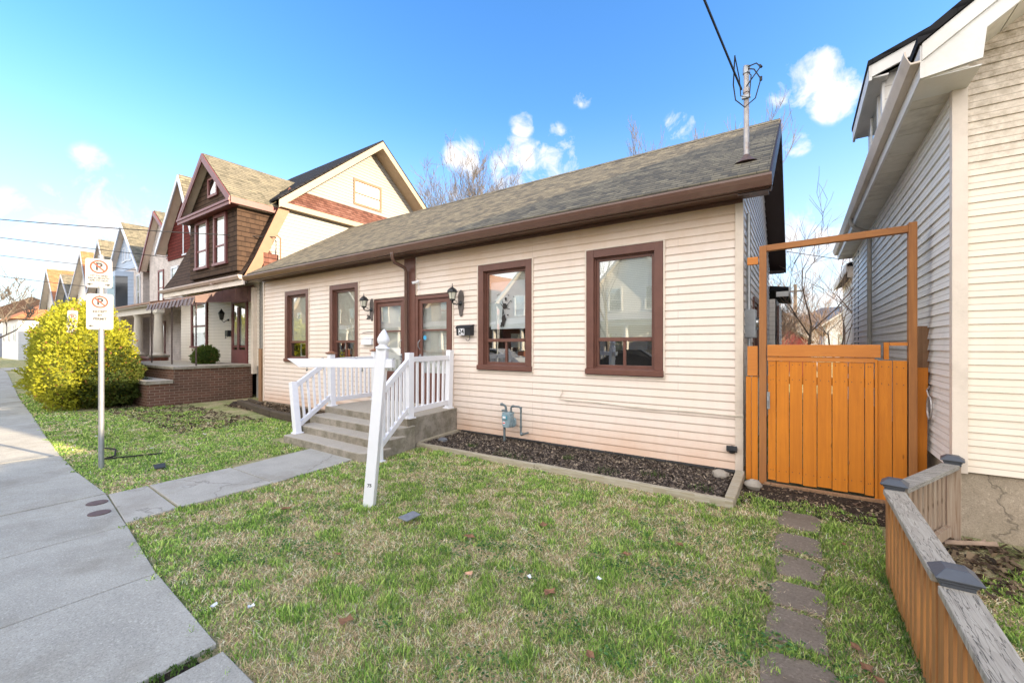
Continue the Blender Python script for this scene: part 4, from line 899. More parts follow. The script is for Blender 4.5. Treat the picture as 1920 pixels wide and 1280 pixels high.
# ------------------------------------------------------------------ low picket fence in the foreground
t=thing('picket_fence',(.5,3.0,0),'low orange picket fence with weathered grey top rail and dark post caps','fence')
FH=.64
def fcap(x,y,rz=0):
    mb=MB(); c,s=math.cos(rz),math.sin(rz)
    def rot(px_,py_,z): return (x+px_*c-py_*s,y+px_*s+py_*c,z)
    def ring(w,z): return [rot(-w,-w,z),rot(w,-w,z),rot(w,w,z),rot(-w,w,z)]
    lv=[(.052,FH-.005),(.052,FH+.016),(.058,FH+.02),(.058,FH+.03),(.072,FH+.036),(.074,FH+.043),(.036,FH+.075)]
    vs=[]; 
    for w,z in lv: vs+=ring(w,z)
    fs=[(3,2,1,0)]
    for i in range(len(lv)-1):
        for j in range(4): fs.append((i*4+j,i*4+(j+1)%4,i*4+4+(j+1)%4,i*4+4+j))
    k=4*(len(lv)-1); fs.append((k,k+1,k+2,k+3)); mb.add(vs,fs); return mb.build('post_cap',m_cap,t,bevel=.002)
corner=(.555,3.96); near=(.52,1.2); wallp=(1.08,5.08)
for (x,y) in (corner,(.545,2.53),wallp):
    MB().box(x-.043,x+.043,y-.043,y+.043,-.02,FH).build('post',m_picket if y<5 else m_greyp,t,bevel=.003); fcap(x,y,0 if y<3.9 else -.2)
# rails
MB().bar((.545,3.90,FH-.01),(.54,2.58,FH-.012),.118,.036).build('top_rail',m_greywv,t,bevel=.004)
MB().bar((.54,2.47,FH-.012),(.515,.9,FH-.02),.118,.036).build('top_rail',m_greywv,t,bevel=.004)
d=(Vector((*wallp,0))-Vector((*corner,0))).normalized(); cst=Vector((*corner,0))
MB().bar(cst+d*.06+Vector((0,0,FH-.01)),cst+d*1.19+Vector((0,0,FH-.01)),.11,.034).build('top_rail',m_greyw,t,bevel=.004)
MB().bar((.575,3.9,.12),(.56,.9,.12),.035,.08).build('lower_rail',m_greyp,t); MB().bar((.575,3.9,FH-.07),(.56,.9,FH-.07),.035,.08).build('upper_rail',m_greyp,t)
MB().bar(cst+d*.05+Vector((.03,-.01,.14)),cst+d*1.0+Vector((.03,-.01,.14)),.035,.08).build('lower_rail',m_greyp,t)
y=3.86; i=0
while y>1.0:
    MB().box(.503+random.uniform(-.003,.003),.525,y-.033,y+.033,.015+random.uniform(0,.02),FH-.032).build('picket',m_picket,t,bevel=.002); y-=.122; i+=1
L_=1.13; k=.09
while k<L_:
    p=cst+d*k+Vector((-.012,.008,0)); MB().bar(p+Vector((0,0,.02)),p+Vector((0,0,FH-.03)),.058,.022,(-d.y,d.x,0)).build('picket',m_greyp,t); k+=.105
mb=MB(); mb.tube([(.98,4.86,.035),(1.08,4.90,.04),(1.18,4.97,.035),(1.32,5.03,.04)],[.018,.021,.019,.024],7); mb.tube([(1.20,4.97,.04),(1.26,5.05,.05)],.010,5); mb.build('stick',m_barkp,smooth=True,**tg('pale broken stick lying on the soil behind the low fence','stick'))
# ------------------------------------------------------------------ right neighbour
rh=thing('gabled_house',(4.6,5.2,0),'tall ivory sided house at the right edge with a front gable and moldy upper boards','house')
HX=1.12; HY=5.2; PK=4.9; EZr=4.05
rs=.72
def lim_r(z):
    if z<4.1: return (HX,2*PK-HX)
    t_=(z-4.1)/rs; return (HX+t_,2*PK-HX-t_)
mb=MB(); siding(mb,(0,HY,0),(1,0,0),(0,-1,0),HX+.06,2*PK-HX,.565,6.7,.115,[(3.2,4.3,1.5,3.2)],lim_r,.011)
siding(mb,(2*PK-HX,0,0),(0,1,0),(1,0,0),HY,13.6,.565,4.1,.115); mb.build('front_siding',m_sidr,rh)
mb=MB(); siding(mb,(HX,0,0),(0,1,0),(-1,0,0),HY+.04,13.6,.565,4.06,.115,(),None,.018); mb.build('side_siding',m_sidry,rh)
mb=MB(); mb.box(HX-.022,HX+.075,HY-.024,HY,.55,4.1); mb.box(HX-.022,HX,HY,HY+.06,.55,4.1); mb.build('corner_trim',m_trimc,rh,bevel=.002)
mb=MB(); mb.box(HX+.03,2*PK-HX-.03,HY+.02,13.5,-.1,.57); mb.box(HX+.04,2*PK-HX-.04,HY+.04,13.5,.56,4.0); mb.build('foundation',m_found,rh)
mb=MB(); mb.box(3.2,4.3,HY-.03,HY+.02,1.5,1.6); mb.box(3.2,4.3,HY-.03,HY+.02,3.1,3.2);mb.box(3.2,3.3,HY-.03,HY+.02,1.6,3.1);mb.box(4.2,4.3,HY-.03,HY+.02,1.6,3.1); w=mb.build('window',m_trimw,rh); mb=MB(); mb.quad((3.3,HY,1.6),(4.2,HY,1.6),(4.2,HY,3.1),(3.3,HY,3.1)); mb.build('pane',m_glass,w)
OX=.84; ro=4.8
zE=EZr+.05
zf=lambda x: zE+rs*(x-OX)
mb=MB(); top=zf(PK)
mb.prism([(OX-.03,ro-.03,zE+.03),(OX-.03,ro-.03,zE+.10),(PK,ro-.03,top+.13),(PK,ro-.03,top+.05)],(0,9.1,0))
mb.prism([(PK,ro-.03,top+.05),(PK,ro-.03,top+.13),(2*PK-OX+.03,ro-.03,zE+.10),(2*PK-OX+.03,ro-.03,zE+.03)],(0,9.1,0))
mb.build('roof',m_shk,rh)
mb=MB()
# rake fascia in two tiers
for s in (1,-1):
    X=lambda x: x if s>0 else 2*PK-x
    mb.prism([(X(OX),ro-.012,zE-.10),(X(OX),ro-.012,zE+.04),(X(PK),ro-.012,top+.06),(X(PK),ro-.012,top-.08)],(0,.03,0))
    mb.prism([(X(OX),ro+.006,zE-.24),(X(OX),ro+.006,zE-.10),(X(PK),ro+.006,top-.08),(X(PK),ro+.006,top-.24)],(0,.03,0))
mb.build('rake_board',m_trimw,rh,bevel=.003)
mb=MB(); mb.prism([(OX,ro+.002,zE-.24),(1.19,ro+.002,zE-.20),(1.215,ro+.002,zE+.06),(OX+.05,ro+.002,zE-.17)],(0,.03,0)); mb.box(OX,1.19,ro+.03,HY-.0,zE-.245,zE-.235)
mb.build('eave_return',m_trimw,rh)
mb=MB()
for i in range(30):
    y0=ro+.02+i*.30
    mb.box(OX+.0,HX,y0+.004,y0+.296,zE-.236+.002*(i%2),zE-.226)
sofm=plain('grimy_white_soffit',(.72,.67,.58),.6,.1,4,dirt=.6,dirtcol=(.22,.17,.1)); mb.build('soffit',sofm,rh); mb=MB()
for i in range(22):
    x=HX+.1+i*.17; mb.prism([(x,ro+.03,zf(x)-.235),(x+.16,ro+.03,zf(x+.16)-.235),(x+.16,ro+.03,zf(x+.16)-.225),(x,ro+.03,zf(x)-.225)],(0,HY-ro-.03,0))
mb.build('gable_soffit',sofm,rh)
mb=MB(); mb.box(OX-.01,OX+.012,ro,13.9,zE-.24,zE+.03); mb.build('fascia',m_trimw,rh)
mb=MB(); gx=OX-.012; pr_=[(gx,zE-.115),(gx-.06,zE-.115),(gx-.085,zE-.06),(gx-.10,zE-.02),(gx-.10,zE+.005),(gx-.088,zE+.005),(gx-.088,zE-.02),(gx-.07,zE-.08),(gx-.055,zE-.1),(gx,zE-.1)]
mb.prism([(x,ro-.02,z) for x,z in pr_],(0,9.1,0)); mb.build('gutter',m_trimc,rh)
mb=MB(); dy=10.0; mb.tube([(OX-.05,dy,zE-.11),(OX-.05,dy,zE-.2),(OX+.03,dy,zE-.30),(HX-.10,dy+.02,zE-.38),(HX-.06,dy+.03,zE-.48),(HX-.055,dy+.03,.3)],.035,8); mb.build('downspout',plain('grey_beige_downspout',(.42,.39,.34),.45),rh,smooth=True)
mb=MB(); mb.tube([(HX-.01,12.3,3.8),(HX-.012,12.3,.6)],.008,5); mb.tube([(HX-.01,13.0,3.8),(HX-.012,13.0,.6)],.008,5); mb.build('wall_cable',m_cable,rh)
# shed dormer
mb=MB(); mb.prism([(.88,6.95,4.15),(.88,6.95,5.02),(3.2,6.95,5.85),(3.2,6.95,4.3)],(0,1.5,0)); dm=mb.build('dormer',m_whf,rh)
mb=MB(); mb.prism([(.70,6.75,5.08),(.70,6.75,5.14),(3.3,6.75,6.06),(3.3,6.75,6.0)],(0,1.95,0)); mb.build('dormer_roof',m_shk,dm)
mb=MB(); mb.prism([(.71,6.77,4.93),(.71,6.77,5.08),(3.3,6.77,6.0),(3.3,6.77,5.85)],(0,.03,0)); mb.box(.71,.74,6.77,8.68,4.90,5.08); mb.box(.74,.9,6.8,8.65,4.93,4.95); mb.build('dormer_fascia',m_trimw,dm)
mb=MB(); mb.box(.855,.88,6.94,7.06,4.3,4.95); mb.box(.85,.88,7.25,7.33,4.4,4.9); mb.box(.85,.88,7.9,7.98,4.4,4.9); mb.build('dormer_trim',m_trimw,dm); MB().box(.86,.885,7.33,7.9,4.4,4.88).build('dormer_pane',m_glass,dm)
# rear extension
mb=MB(); siding(mb,(1.22,0,0),(0,1,0),(-1,0,0),13.6,18,.3,3.6,.115); mb.box(1.24,6,13.62,18,0,3.6); mb.build('rear_wing',m_sidry,rh)
mb=MB(); mb.prism([(1.0,13.5,3.55),(1.0,13.5,3.7),(3.5,13.5,4.6),(3.5,13.5,4.45)],(0,4.8,0)); mb.build('rear_wing_roof',m_shk,rh)
mb=MB(); mb.box(.98,1.0,13.5,18.3,3.5,3.7); mb.box(1.0,1.22,13.48,13.5,3.35,3.62); mb.tube([(1.17,13.75,3.5),(1.17,13.75,.3)],.03,6); mb.build('rear_fascia',m_trimc,rh)
mb=MB(); pts=[(1.07,5.80+.085*math.cos(a),1.03+.11*math.sin(a)) for a in [2*math.pi*k/16 for k in range(17)]]; mb.tube(pts,.009,5,cap=False); mb.tube([(1.07,5.82,1.13),(1.06,5.84,1.2),(1.07,5.8,1.24)],.006,5); mb.build('wire_ring',m_rust,**tg('rusty wire ring hanging on the side siding right of the gate','wire ring'))
# ------------------------------------------------------------------ brown mansard neighbour
nb=thing('mansard_house',(-17,6.4,0),'two storey house with dark brown mansard, gabled dormer and white side gable','house')
AX=-13.72; AL=-20.15
mb=MB(); siding(mb,(0,6.45,0),(1,0,0),(0,-1,0),AL,-13.86,1.0,3.75,.112,[(-19.15,-17.62,1.55,3.3),(-15.72,-14.58,.9,3.15)]); mb.build('front_siding',m_sidn,nb)
def lim_a(z):
    if z<3.7: return (6.45,15.2)
    t_=min(1,(z-3.7)/2.5); return (6.3+t_*.95,15.2-t_*.8)
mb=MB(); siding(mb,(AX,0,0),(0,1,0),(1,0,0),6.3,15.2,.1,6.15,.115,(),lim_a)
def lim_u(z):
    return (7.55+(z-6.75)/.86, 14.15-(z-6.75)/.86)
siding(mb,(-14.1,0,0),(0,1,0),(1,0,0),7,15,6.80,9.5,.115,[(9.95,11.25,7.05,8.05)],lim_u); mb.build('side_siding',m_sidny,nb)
mb=MB(); mb.box(AL+.02,AX-.02,6.9,15.1,0,3.9); mb.box(AL,-14.2,7.5,14.3,3.9,6.9)
mb.prism([(-14.13,7.55,6.7),(-14.13,10.86,9.45),(-14.13,14.15,6.7)],(-5.9,0,0)); mb.box(AL,AX-.02,6.48,6.9,1.0,1.5); mb.box(AL,AX-.02,6.48,6.9,3.3,3.8); mb.build('core',m_dark,nb)
mb=MB()
mp=[(5.86,3.74),(5.98,3.92),(6.22,4.35),(7.05,6.24)]
for p,q in zip(mp,mp[1:]):
    mb.quad((AL-.1,p[0],p[1]),(-13.64,p[0],p[1]),(-13.64,q[0],q[1]),(AL-.1,q[0],q[1]))
    mb.quad((AL-.1,q[0]+.15,q[1]),(-13.64,q[0]+.15,q[1]),(-13.64,p[0]+.15,p[1]),(AL-.1,p[0]+.15,p[1]))
mb.add([(-13.64,6.0,3.75),(-13.64,6.15,3.75),(-13.64,7.2,6.24),(-13.64,7.05,6.24)],[(0,1,2,3)])
mb.quad((AL-.1,7.05,6.24),(AL-.1,6.22,4.35),(AL-.1,6.6,4.35),(AL-.1,7.3,6.24)); mb.quad((AL-.1,6.22,4.35),(AL-.1,5.86,3.74),(AL-.1,6.45,3.74),(AL-.1,6.6,4.35))
mb.build('mansard_roof',m_shd,nb); MB().prism([(AL,15.6,3.74),(AL,14.6,6.24),(AL,14.4,6.24),(AL,15.4,3.74)],(6.5,0,0)).build('rear_mansard_roof',m_shd,nb)
PY_,PZ_=10.86,9.62
def slab(x0,x1,y0,z0,y1,z1,th,m,name):
    return MB().prism([(x0,y0,z0),(x0,y0,z0+th),(x0,y1,z1+th),(x0,y1,z1)],(x1-x0,0,0)).build(name,m,nb)
slab(-20.3,-13.5,6.82,6.22,PY_,PZ_,.07,m_shk,'upper_roof'); slab(-20.3,-13.5,14.9,6.22,PY_,PZ_,.07,m_shk,'upper_roof')
mb=MB()
mb.prism([(-13.53,6.86,5.98),(-13.53,6.86,6.22),(-13.53,PY_,PZ_),(-13.53,PY_,PZ_-.26)],(.035,0,0)); mb.prism([(-13.53,14.86,5.98),(-13.53,14.86,6.22),(-13.53,PY_,PZ_),(-13.53,PY_,PZ_-.26)],(.035,0,0))
mb.prism([(-14.1,7.1,6.16),(-14.1,7.1,6.18),(-14.1,PY_,PZ_-.24),(-14.1,PY_,PZ_-.26)],(.57,0,0)); mb.prism([(-14.1,14.6,6.16),(-14.1,14.6,6.18),(-14.1,PY_,PZ_-.24),(-14.1,PY_,PZ_-.26)],(.57,0,0))
mb.build('rake_board',m_sunf,nb); mb=MB(); mb.box(-13.56,-13.50,6.9,14.8,6.02,6.20); mb.box(-13.74,-13.56,6.95,14.7,6.02,6.06)
mb.build('side_cornice',m_sunf,nb)
mb=MB(); mb.prism([(-13.66,5.88,3.66),(-13.66,6.24,3.66),(-13.66,6.52,4.35),(-13.66,7.35,6.2),(-13.66,7.0,6.2),(-13.66,6.22,4.35)],(.035,0,0)); mb.build('mansard_side_board',m_tan,nb)
mb=MB(); mb.prism([(-13.5,6.95,6.22),(-14.11,7.5,6.92),(-14.11,14.2,6.92),(-13.5,14.8,6.22)],(-.0,0,-.03)); mb.build('skirt_roof',m_shp,nb)
mb=MB(); mb.box(-13.70,-13.62,6.45,6.9,3.75,4.5); mb.prism([(-13.70,6.5,3.9),(-13.70,7.1,3.9),(-13.70,6.65,4.6)],(.05,0,0)); mb.build('corner_shingles',m_shp,nb)
mb=MB(); mb.box(-14.09,-14.06,9.95,11.25,7.05,7.13); mb.box(-14.09,-14.06,9.95,11.25,7.97,8.05); mb.box(-14.09,-14.06,9.95,10.03,7.13,7.97); mb.box(-14.09,-14.06,11.17,11.25,7.13,7.97); mb.box(-14.1,-14.07,10.03,11.17,7.5,7.54); w=mb.build('window',m_tan,nb); mb=MB(); mb.quad((-14.105,10.03,7.13),(-14.105,11.17,7.13),(-14.105,11.17,7.97),(-14.105,10.03,7.97)); mb.build('pane',m_blind,w)
mb=MB(); mb.prism([(AL-.1,y,z) for y,z in [(5.88,3.62),(5.80,3.62),(5.76,3.70),(5.76,3.74),(5.88,3.74)]],(6.55,0,0)); mb.tube([(-15.6,5.79,3.63),(-15.6,5.79,3.58)],.05,8); mb.build('gutter',plain('tarnished_gutter',(.40,.30,.25),.4,.2),nb)
mb=MB(); mb.box(AL,-13.62,5.9,6.45,3.60,3.62); mb.box(AL,-13.62,5.88,5.92,3.45,3.62); mb.build('soffit',m_trimc,nb)
mb=MB(); mb.box(-14.16,-14.02,6.33,6.45,.76,3.45); mb.build('corner_post',m_trimc,nb)
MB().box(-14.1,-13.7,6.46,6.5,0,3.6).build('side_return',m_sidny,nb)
# dormers
def dormer(xc,hw,rw,Yf,Yr,zb,ze,zp,wm,trim,soff,roofm,back,wins,parent,attic=True,rounded=True):
    mb=MB(); mb.box(xc-hw,xc+hw,Yf,Yf+1.2,zb,ze+.02); mb.prism([(xc-hw,Yf,ze),(xc+hw,Yf,ze),(xc+hw*.95,Yf,ze+.15),(xc,Yf,ze+(zp-ze)*.93),(xc-hw*.95,Yf,ze+.15)],(0,1.2,0)); d_=mb.build('dormer',wm,parent)
    s_=(zp-ze)/rw
    for sg in (1,-1):
        a=xc+sg*rw
        mb=MB(); mb.prism([(a,Yr,ze-.0),(a,Yr,ze+.06),(xc,Yr,zp+.06),(xc,Yr,zp)],(0,back-Yr,0)); mb.build('dormer_roof',roofm,d_)
        mb=MB(); o=.012; mb.prism([(a,Yr-o,ze-.12),(a,Yr-o,ze+.03),(xc,Yr-o,zp+.04),(xc,Yr-o,zp-.14)],(0,-.03,0)); mb.prism([(a-sg*.12,Yr-.005,ze-.12),(a-sg*.05,Yr-.005,ze-.02),(xc,Yr-.005,zp-.14),(xc,Yr-.005,zp-.22)],(0,-.03,0)); mb.build('rake_board',trim,d_)
        mb=MB(); mb.prism([(a,Yr,ze-.03),(a,Yr,ze-.01),(xc,Yr,zp-.01),(xc,Yr,zp-.03)],(0,Yf-Yr,0)); mb.box(min(a,xc+sg*hw),max(a,xc+sg*hw),Yr,Yf+1.1,ze-.16,ze-.14); mb.build('soffit',soff,d_)
        mb=MB(); mb.box(a-.02,a+.02,Yr,Yf+1.1,ze-.16,ze+.02); mb.build('side_fascia',trim,d_)
    mb=MB(); mb.box(xc-rw,xc+rw,Yr-.04,Yr-.01,ze-.22,ze-.10); mb.box(xc-rw-.02,xc+rw+.02,Yr-.07,Yr-.035,ze-.12,ze-.05); mb.box(xc-rw,xc+rw,Yr-.01,Yf,ze-.17,ze-.15); mb.build('cornice',trim,d_)
    for (a,b_,c,dd) in wins:
        mb=MB(); f=.10; mb.box(a,a+f,Yf-.06,Yf+.02,c,dd); mb.box(b_-f,b_,Yf-.06,Yf+.02,c,dd); mb.box(a+f,b_-f,Yf-.06,Yf+.02,dd-f,dd); mb.box(a-.05,b_+.05,Yf-.08,Yf+.02,c-.08,c); mb.box(a+f,b_-f,Yf-.03,Yf+.02,c+(dd-c)*.33,c+(dd-c)*.33+.06); w=mb.build('dormer_window',trim,parent)
        mb=MB(); mb.quad((a+f,Yf-.012,c),(b_-f,Yf-.012,c),(b_-f,Yf-.012,dd-f),(a+f,Yf-.012,dd-f)); mb.build('pane',m_glass,w); mb=MB(); mb.box(a+f+.12,b_-f,Yf-.008,Yf-.004,c,dd-f); mb.build('curtain',m_curt,w)
    return d_
dormer(-15.75,1.77,1.98,5.86,5.6,3.9,6.0,7.72,m_shd,m_maroon,m_trimc,m_sht,8.9,[(-16.97,-15.98,4.25,5.78),(-15.52,-14.62,4.25,5.78)],nb)
mb=MB(); mb.box(-15.95,-15.25,5.80,5.88,6.42,6.5); mb.box(-15.95,-15.25,5.80,5.88,6.98,7.04); mb.box(-15.95,-15.87,5.80,5.88,6.5,6.98); mb.box(-15.33,-15.25,5.80,5.88,6.5,6.98); w=mb.build('attic_window',m_maroon,nb); mb=MB(); mb.quad((-15.87,5.83,6.5),(-15.33,5.83,6.5),(-15.33,5.83,6.98),(-15.87,5.83,6.98)); mb.build('pane',m_glass,w)
# front window, door, lantern
def simple_window(parent,x0,x1,z0,z1,Y,m,back=m_curt,fy=-1,f=.10,bar=.45,pane=m_glass,name='window'):
    mb=MB(); o=.05*fy
    mb.box(x0,x0+f,Y+o,Y-.02*fy,z0,z1); mb.box(x1-f,x1,Y+o,Y-.02*fy,z0,z1); mb.box(x0+f,x1-f,Y+o,Y-.02*fy,z1-f,z1); mb.box(x0-.04,x1+.04,Y+o*1.5,Y-.02*fy,z0-.06,z0); mb.box(x0+f,x1-f,Y+o*.6,Y-.02*fy,z0+(z1-z0)*bar-.03,z0+(z1-z0)*bar+.03)
    w=mb.build(name,m,parent)
    y=Y+.018*fy; mb=MB(); mb.quad((x0+f,y,z0),(x1-f,y,z0),(x1-f,y,z1-f),(x0+f,y,z1-f)) if fy<0 else mb.quad((x1-f,y,z0),(x0+f,y,z0),(x0+f,y,z1-f),(x1-f,y,z1-f)); mb.build('pane',pane,w)
    if back is not None:
        y=Y+.006*fy; mb=MB(); mb.quad((x0+f,y,z0+(z1-z0)*.3),(x1-f,y,z0+(z1-z0)*.3),(x1-f,y,z1-f),(x0+f,y,z1-f)); mb.build('curtain',back,w)
    return w
MB().box(-19.2,-14.5,6.52,6.56,.9,3.4).build('inner_shell',m_dark,nb)
simple_window(nb,-19.1,-17.68,1.62,3.25,6.45,m_maroon)
d_=simple_window(nb,-15.70,-14.62,1.02,3.12,6.45,m_maroon,bar=.28,name='front_door')
mb=MB(); mb.box(-15.25,-15.12,6.39,6.41,1.5,2.9); mb.box(-15.6,-14.7,6.40,6.43,1.05,1.5); mb.build('door_panel',m_maroon,d_)
mb=MB(); mb.lathe((-15.98,6.44,2.5),[(.04,0),(.03,.04)],8,(0,-1,0)); mb.tube([(-15.98,6.4,2.5),(-16.0,6.3,2.42),(-16.05,6.25,2.5)],.012,5); mb.lathe((-16.05,6.25,2.5),[(.05,0),(.085,.20),(.10,.22),(.03,.33),(.0,.38)],6); mb.build('wall_lantern',m_black,**tg('dark wall lantern left of the porch door of the brown mansard house','wall lantern'))
mb=MB(); mb.box(-16.0,-15.8,6.33,6.44,1.95,2.15); mb.tube([(-16.0,6.35,1.95),(-15.9,6.3,1.88),(-15.8,6.35,1.95)],.01,5); mb.build('mailbox',m_black,bevel=.01,**tg('black mailbox beside the porch door of the brown mansard house','mailbox'))
# porch
po=thing('brick_porch',(-17,5,0),'dark brown brick porch with concrete cap in front of the mansard house','porch')
mb=MB(); mb.box(-20.0,-14.27,4.40,6.42,0,.98); mb.box(-16.2,-14.27,3.82,4.40,0,.60); mb.build('brick_base',m_brick,po)
mb=MB(); mb.box(-20.05,-14.22,4.36,6.44,.98,1.06); mb.box(-16.25,-14.22,3.78,4.37,.60,.70); mb.build('cap',m_step,po,bevel=.01)
mb=MB(); mb.box(-18.2,-16.3,3.9,4.4,0,.5); mb.box(-18.2,-16.3,3.4,3.9,0,.25); mb.build('steps',m_step,po,bevel=.01)
aw=thing('porch_awning',(-16,5,2.9),'faded maroon metal awning over the brick porch','awning')
mb=MB(); n=26; x0,x1=-18.0,-14.2
for i in range(n):
    a=x0+(x1-x0)*i/n; b_=a+(x1-x0)/n; o=.0 if i%2 else .018
    mb.prism([(a,4.86,3.0),(a,6.40,3.50),(b_,6.40,3.50),(b_,4.86,3.0)],(0,-.0,.012+o))
    mb.prism([(a,4.86-o,3.02),(a,4.80-o,2.80+.02*math.sin(i*1.3)),(b_,4.80-o,2.80+.02*math.sin(i*1.3)),(b_,4.86-o,3.02)],(0,.012,0))
mb.build('front_panel',m_aw,aw)
mb=MB(); n=9
for i in range(n):
    a=4.86+(6.42-4.86)*i/n; b_=a+(6.42-4.86)/n; za=3.02+(a-4.86)*.32; zb_=3.02+(b_-4.86)*.32; o=.0 if i%2 else .016
    mb.prism([(-14.2+o,a,2.86+(a-4.86)*.10),(-14.2+o,b_,2.86+(b_-4.86)*.10),(-14.2+o,b_,zb_+.03),(-14.2+o,a,za+.03)],(.012,0,0))
mb.build('side_panel',m_aw,aw)
for y in (-14.25,-17.9):
    mb=MB()
    for dx in (0,.07): mb.tube([(y-dx,4.92,1.06),(y-dx,4.92,2.95)],.010,5)
    z=1.15
    while z<2.85: mb.tube([(y,4.92,z),(y-.07,4.92,z+.07)],.006,4); mb.tube([(y-.07,4.92,z+.07),(y,4.92,z+.14)],.006,4); z+=.14
    mb.build('iron_post',m_iron,aw)
mb=MB()
for dx in (0,.07): mb.tube([(-16.1-dx,4.92,1.06),(-16.1-dx,4.92,2.95)],.010,5)
mb.build('iron_post',m_iron,aw)
mb=MB(); mb.tube([(-13.50,6.9,3.95),(-13.50,6.9,5.02),(-13.52,6.8,5.08)],.022,8); mb.build('service_mast',m_tan,smooth=True,**tg('tan conduit mast at the corner of the mansard house','mast'))
mb=MB(); pts=[(-13.50+.12*math.sin(a)-.12,6.75,4.75+.2*math.cos(a)) for a in np.linspace(0,5.5,12)]; mb.tube(pts,.006,4); mb.build('cable_loop',m_pale,**tg('pale cable loop hanging at the mansard house mast','cable'))
MB().bar((-13.05,6.12,-.05),(-13.05,6.12,1.55),.16,.10,(0,1,0)).build('wooden_post',m_post,bevel=.006,**tg('brown wooden post standing in the gap between the duplex and its left neighbour','post'))
# ------------------------------------------------------------------ generic gabled houses along the street
def gable_house(name,label,xl,xr,Yf,fy,depth,ze,xp,zp,wm,rm,tm,wins=(),over=.45,ro=.35,porch=None,parentgroup=None,attic=None,bay=None,eave_z=None,back=m_curt,soff=None):
    """fy=+1: front at Yf facing -Y, body behind (+Y); fy=-1 mirrored (front faces +Y)"""
    t=thing(name,((xl+xr)/2,Yf,0),label,'house',parentgroup)
    Y=lambda d: Yf+fy*d
    mb=MB(); mb.prism([(xl,Y(0),0),(xr,Y(0),0),(xr,Y(0),ze),(xp,Y(0),zp-.15),(xl,Y(0),ze)],(0,fy*depth,0)); mb.build('wall',wm,t)
    sl_=(zp-ze)/(xp-xl); sr_=(zp-ze)/(xr-xp); a=(xl-over,ze-over*sl_); b_=(xr+over,ze-over*sr_)
    for p in (a,b_):
        mb=MB(); mb.prism([(p[0],Y(-ro),p[1]),(p[0],Y(-ro),p[1]+.13),(xp,Y(-ro),zp+.13),(xp,Y(-ro),zp)],(0,fy*(depth+ro+.3),0)); mb.build('roof',rm,t)
        mb=MB(); mb.prism([(p[0],Y(-ro-.01),p[1]-.14),(p[0],Y(-ro-.01),p[1]+.08),(xp,Y(-ro-.01),zp+.08),(xp,Y(-ro-.01),zp-.16)],(0,-fy*.05,0)); mb.build('rake_board',tm,t); mb=MB(); mb.prism([(p[0],Y(-ro),p[1]-.05),(p[0],Y(-ro),p[1]-.02),(xp,Y(-ro),zp-.02),(xp,Y(-ro),zp-.05)],(0,fy*ro,0)); mb.build('soffit',m_trimc,t)
        e=.06 if p is b_ else -.06
        mb=MB(); mb.box(p[0],p[0]+e,Y(-ro),Y(depth),p[1]-.06,p[1]+.08); mb.build('gutter',tm,t)
    for (x0,x1,z0,z1) in wins: simple_window(t,x0,x1,z0,z1,Yf,tm,back,-fy)
    if porch:
        px0,px1,pd,pz,ncol,cm,pm=porch
        mb=MB(); mb.prism([(px0-.2,Y(-pd-.25),pz+.18),(px0-.2,Y(-pd-.25),pz+.26),(px0-.2,Y(0),pz+.85),(px0-.2,Y(0),pz+.7)],(px1-px0+.4,0,0)); mb.build('porch_roof',pm,t)
        mb=MB(); mb.box(px0,px1,Y(-pd),Y(-pd+.25),pz-.12,pz+.17); mb.box(px0-.15,px1+.15,Y(-pd-.2),Y(0),pz+.14,pz+.18); mb.build('porch_beam',cm,t)
        for k in range(ncol):
            x=px0+.2+(px1-px0-.4)*k/(ncol-1); mb=MB(); mb.lathe((x,Y(-pd+.12),1.25),[(.20,0),(.20,.06),(.15,.10),(.155,.6),(.125,pz-1.25-.24),(.15,pz-1.25-.2),(.19,pz-1.25-.12)],14); mb.build('column',cm,t,smooth=True)
            MB().box(x-.25,x+.25,Y(-pd-.1),Y(-pd+.36),.0,1.18).build('brick_pier',m_brickr,t); MB().box(x-.29,x+.29,Y(-pd-.14),Y(-pd+.40),1.18,1.26).build('pier_cap',m_step,t)
        mb=MB(); mb.box(px0,px1,Y(-pd),Y(0),0,.62); mb.build('porch_base',m_brickr,t)
        mb=MB()
        x=px0+.5
        while x<px1-.3: mb.box(x,x+.04,Y(-pd+.1),Y(-pd+.14),.62,1.12); x+=.16
        mb.box(px0,px1,Y(-pd+.08),Y(-pd+.17),1.12,1.18); mb.build('porch_rail',tm,t)
    if attic:
        for (x0,x1,z0,z1) in attic: simple_window(t,x0,x1,z0,z1,Yf,tm,None,-fy,.06,.5,m_dkglass,'attic_window')
    if bay:
        x0,x1,z0,z1,bm=bay; d=.7; mb=MB(); mb.prism([(x0,Y(0),z0),(x0+.5,Y(-d),z0),(x1-.5,Y(-d),z0),(x1,Y(0),z0)],(0,0,z1-z0)); b=mb.build('bay_window',bm,t)
        mb=MB(); 
        xa,xb=x0+.58,x1-.58; mb.quad((xa,Y(-d-.01),z0+.25),(xb,Y(-d-.01),z0+.25),(xb,Y(-d-.01),z1-.3),(xa,Y(-d-.01),z1-.3))
        p=Vector((x1-.45,Y(-d)-.0,0));q=Vector((x1-.05,Y(0),0)); off=Vector((.012,-.01*fy,0)); mb.quad(p+off+Vector((0,0,z0+.25)),q+off+Vector((0,0,z0+.25)),q+off+Vector((0,0,z1-.3)),p+off+Vector((0,0,z1-.3)))
        mb.build('bay_pane',m_dkglass,b)
    return t
def dkg():
    b=NB('dark_glazing'); return b.fin((.03,.035,.04),.06,None,0,0,.9)
m_dkglass=dkg()
m_cols=plain('cream_columns',(.66,.60,.52),.5,.08,3,dirt=.2)
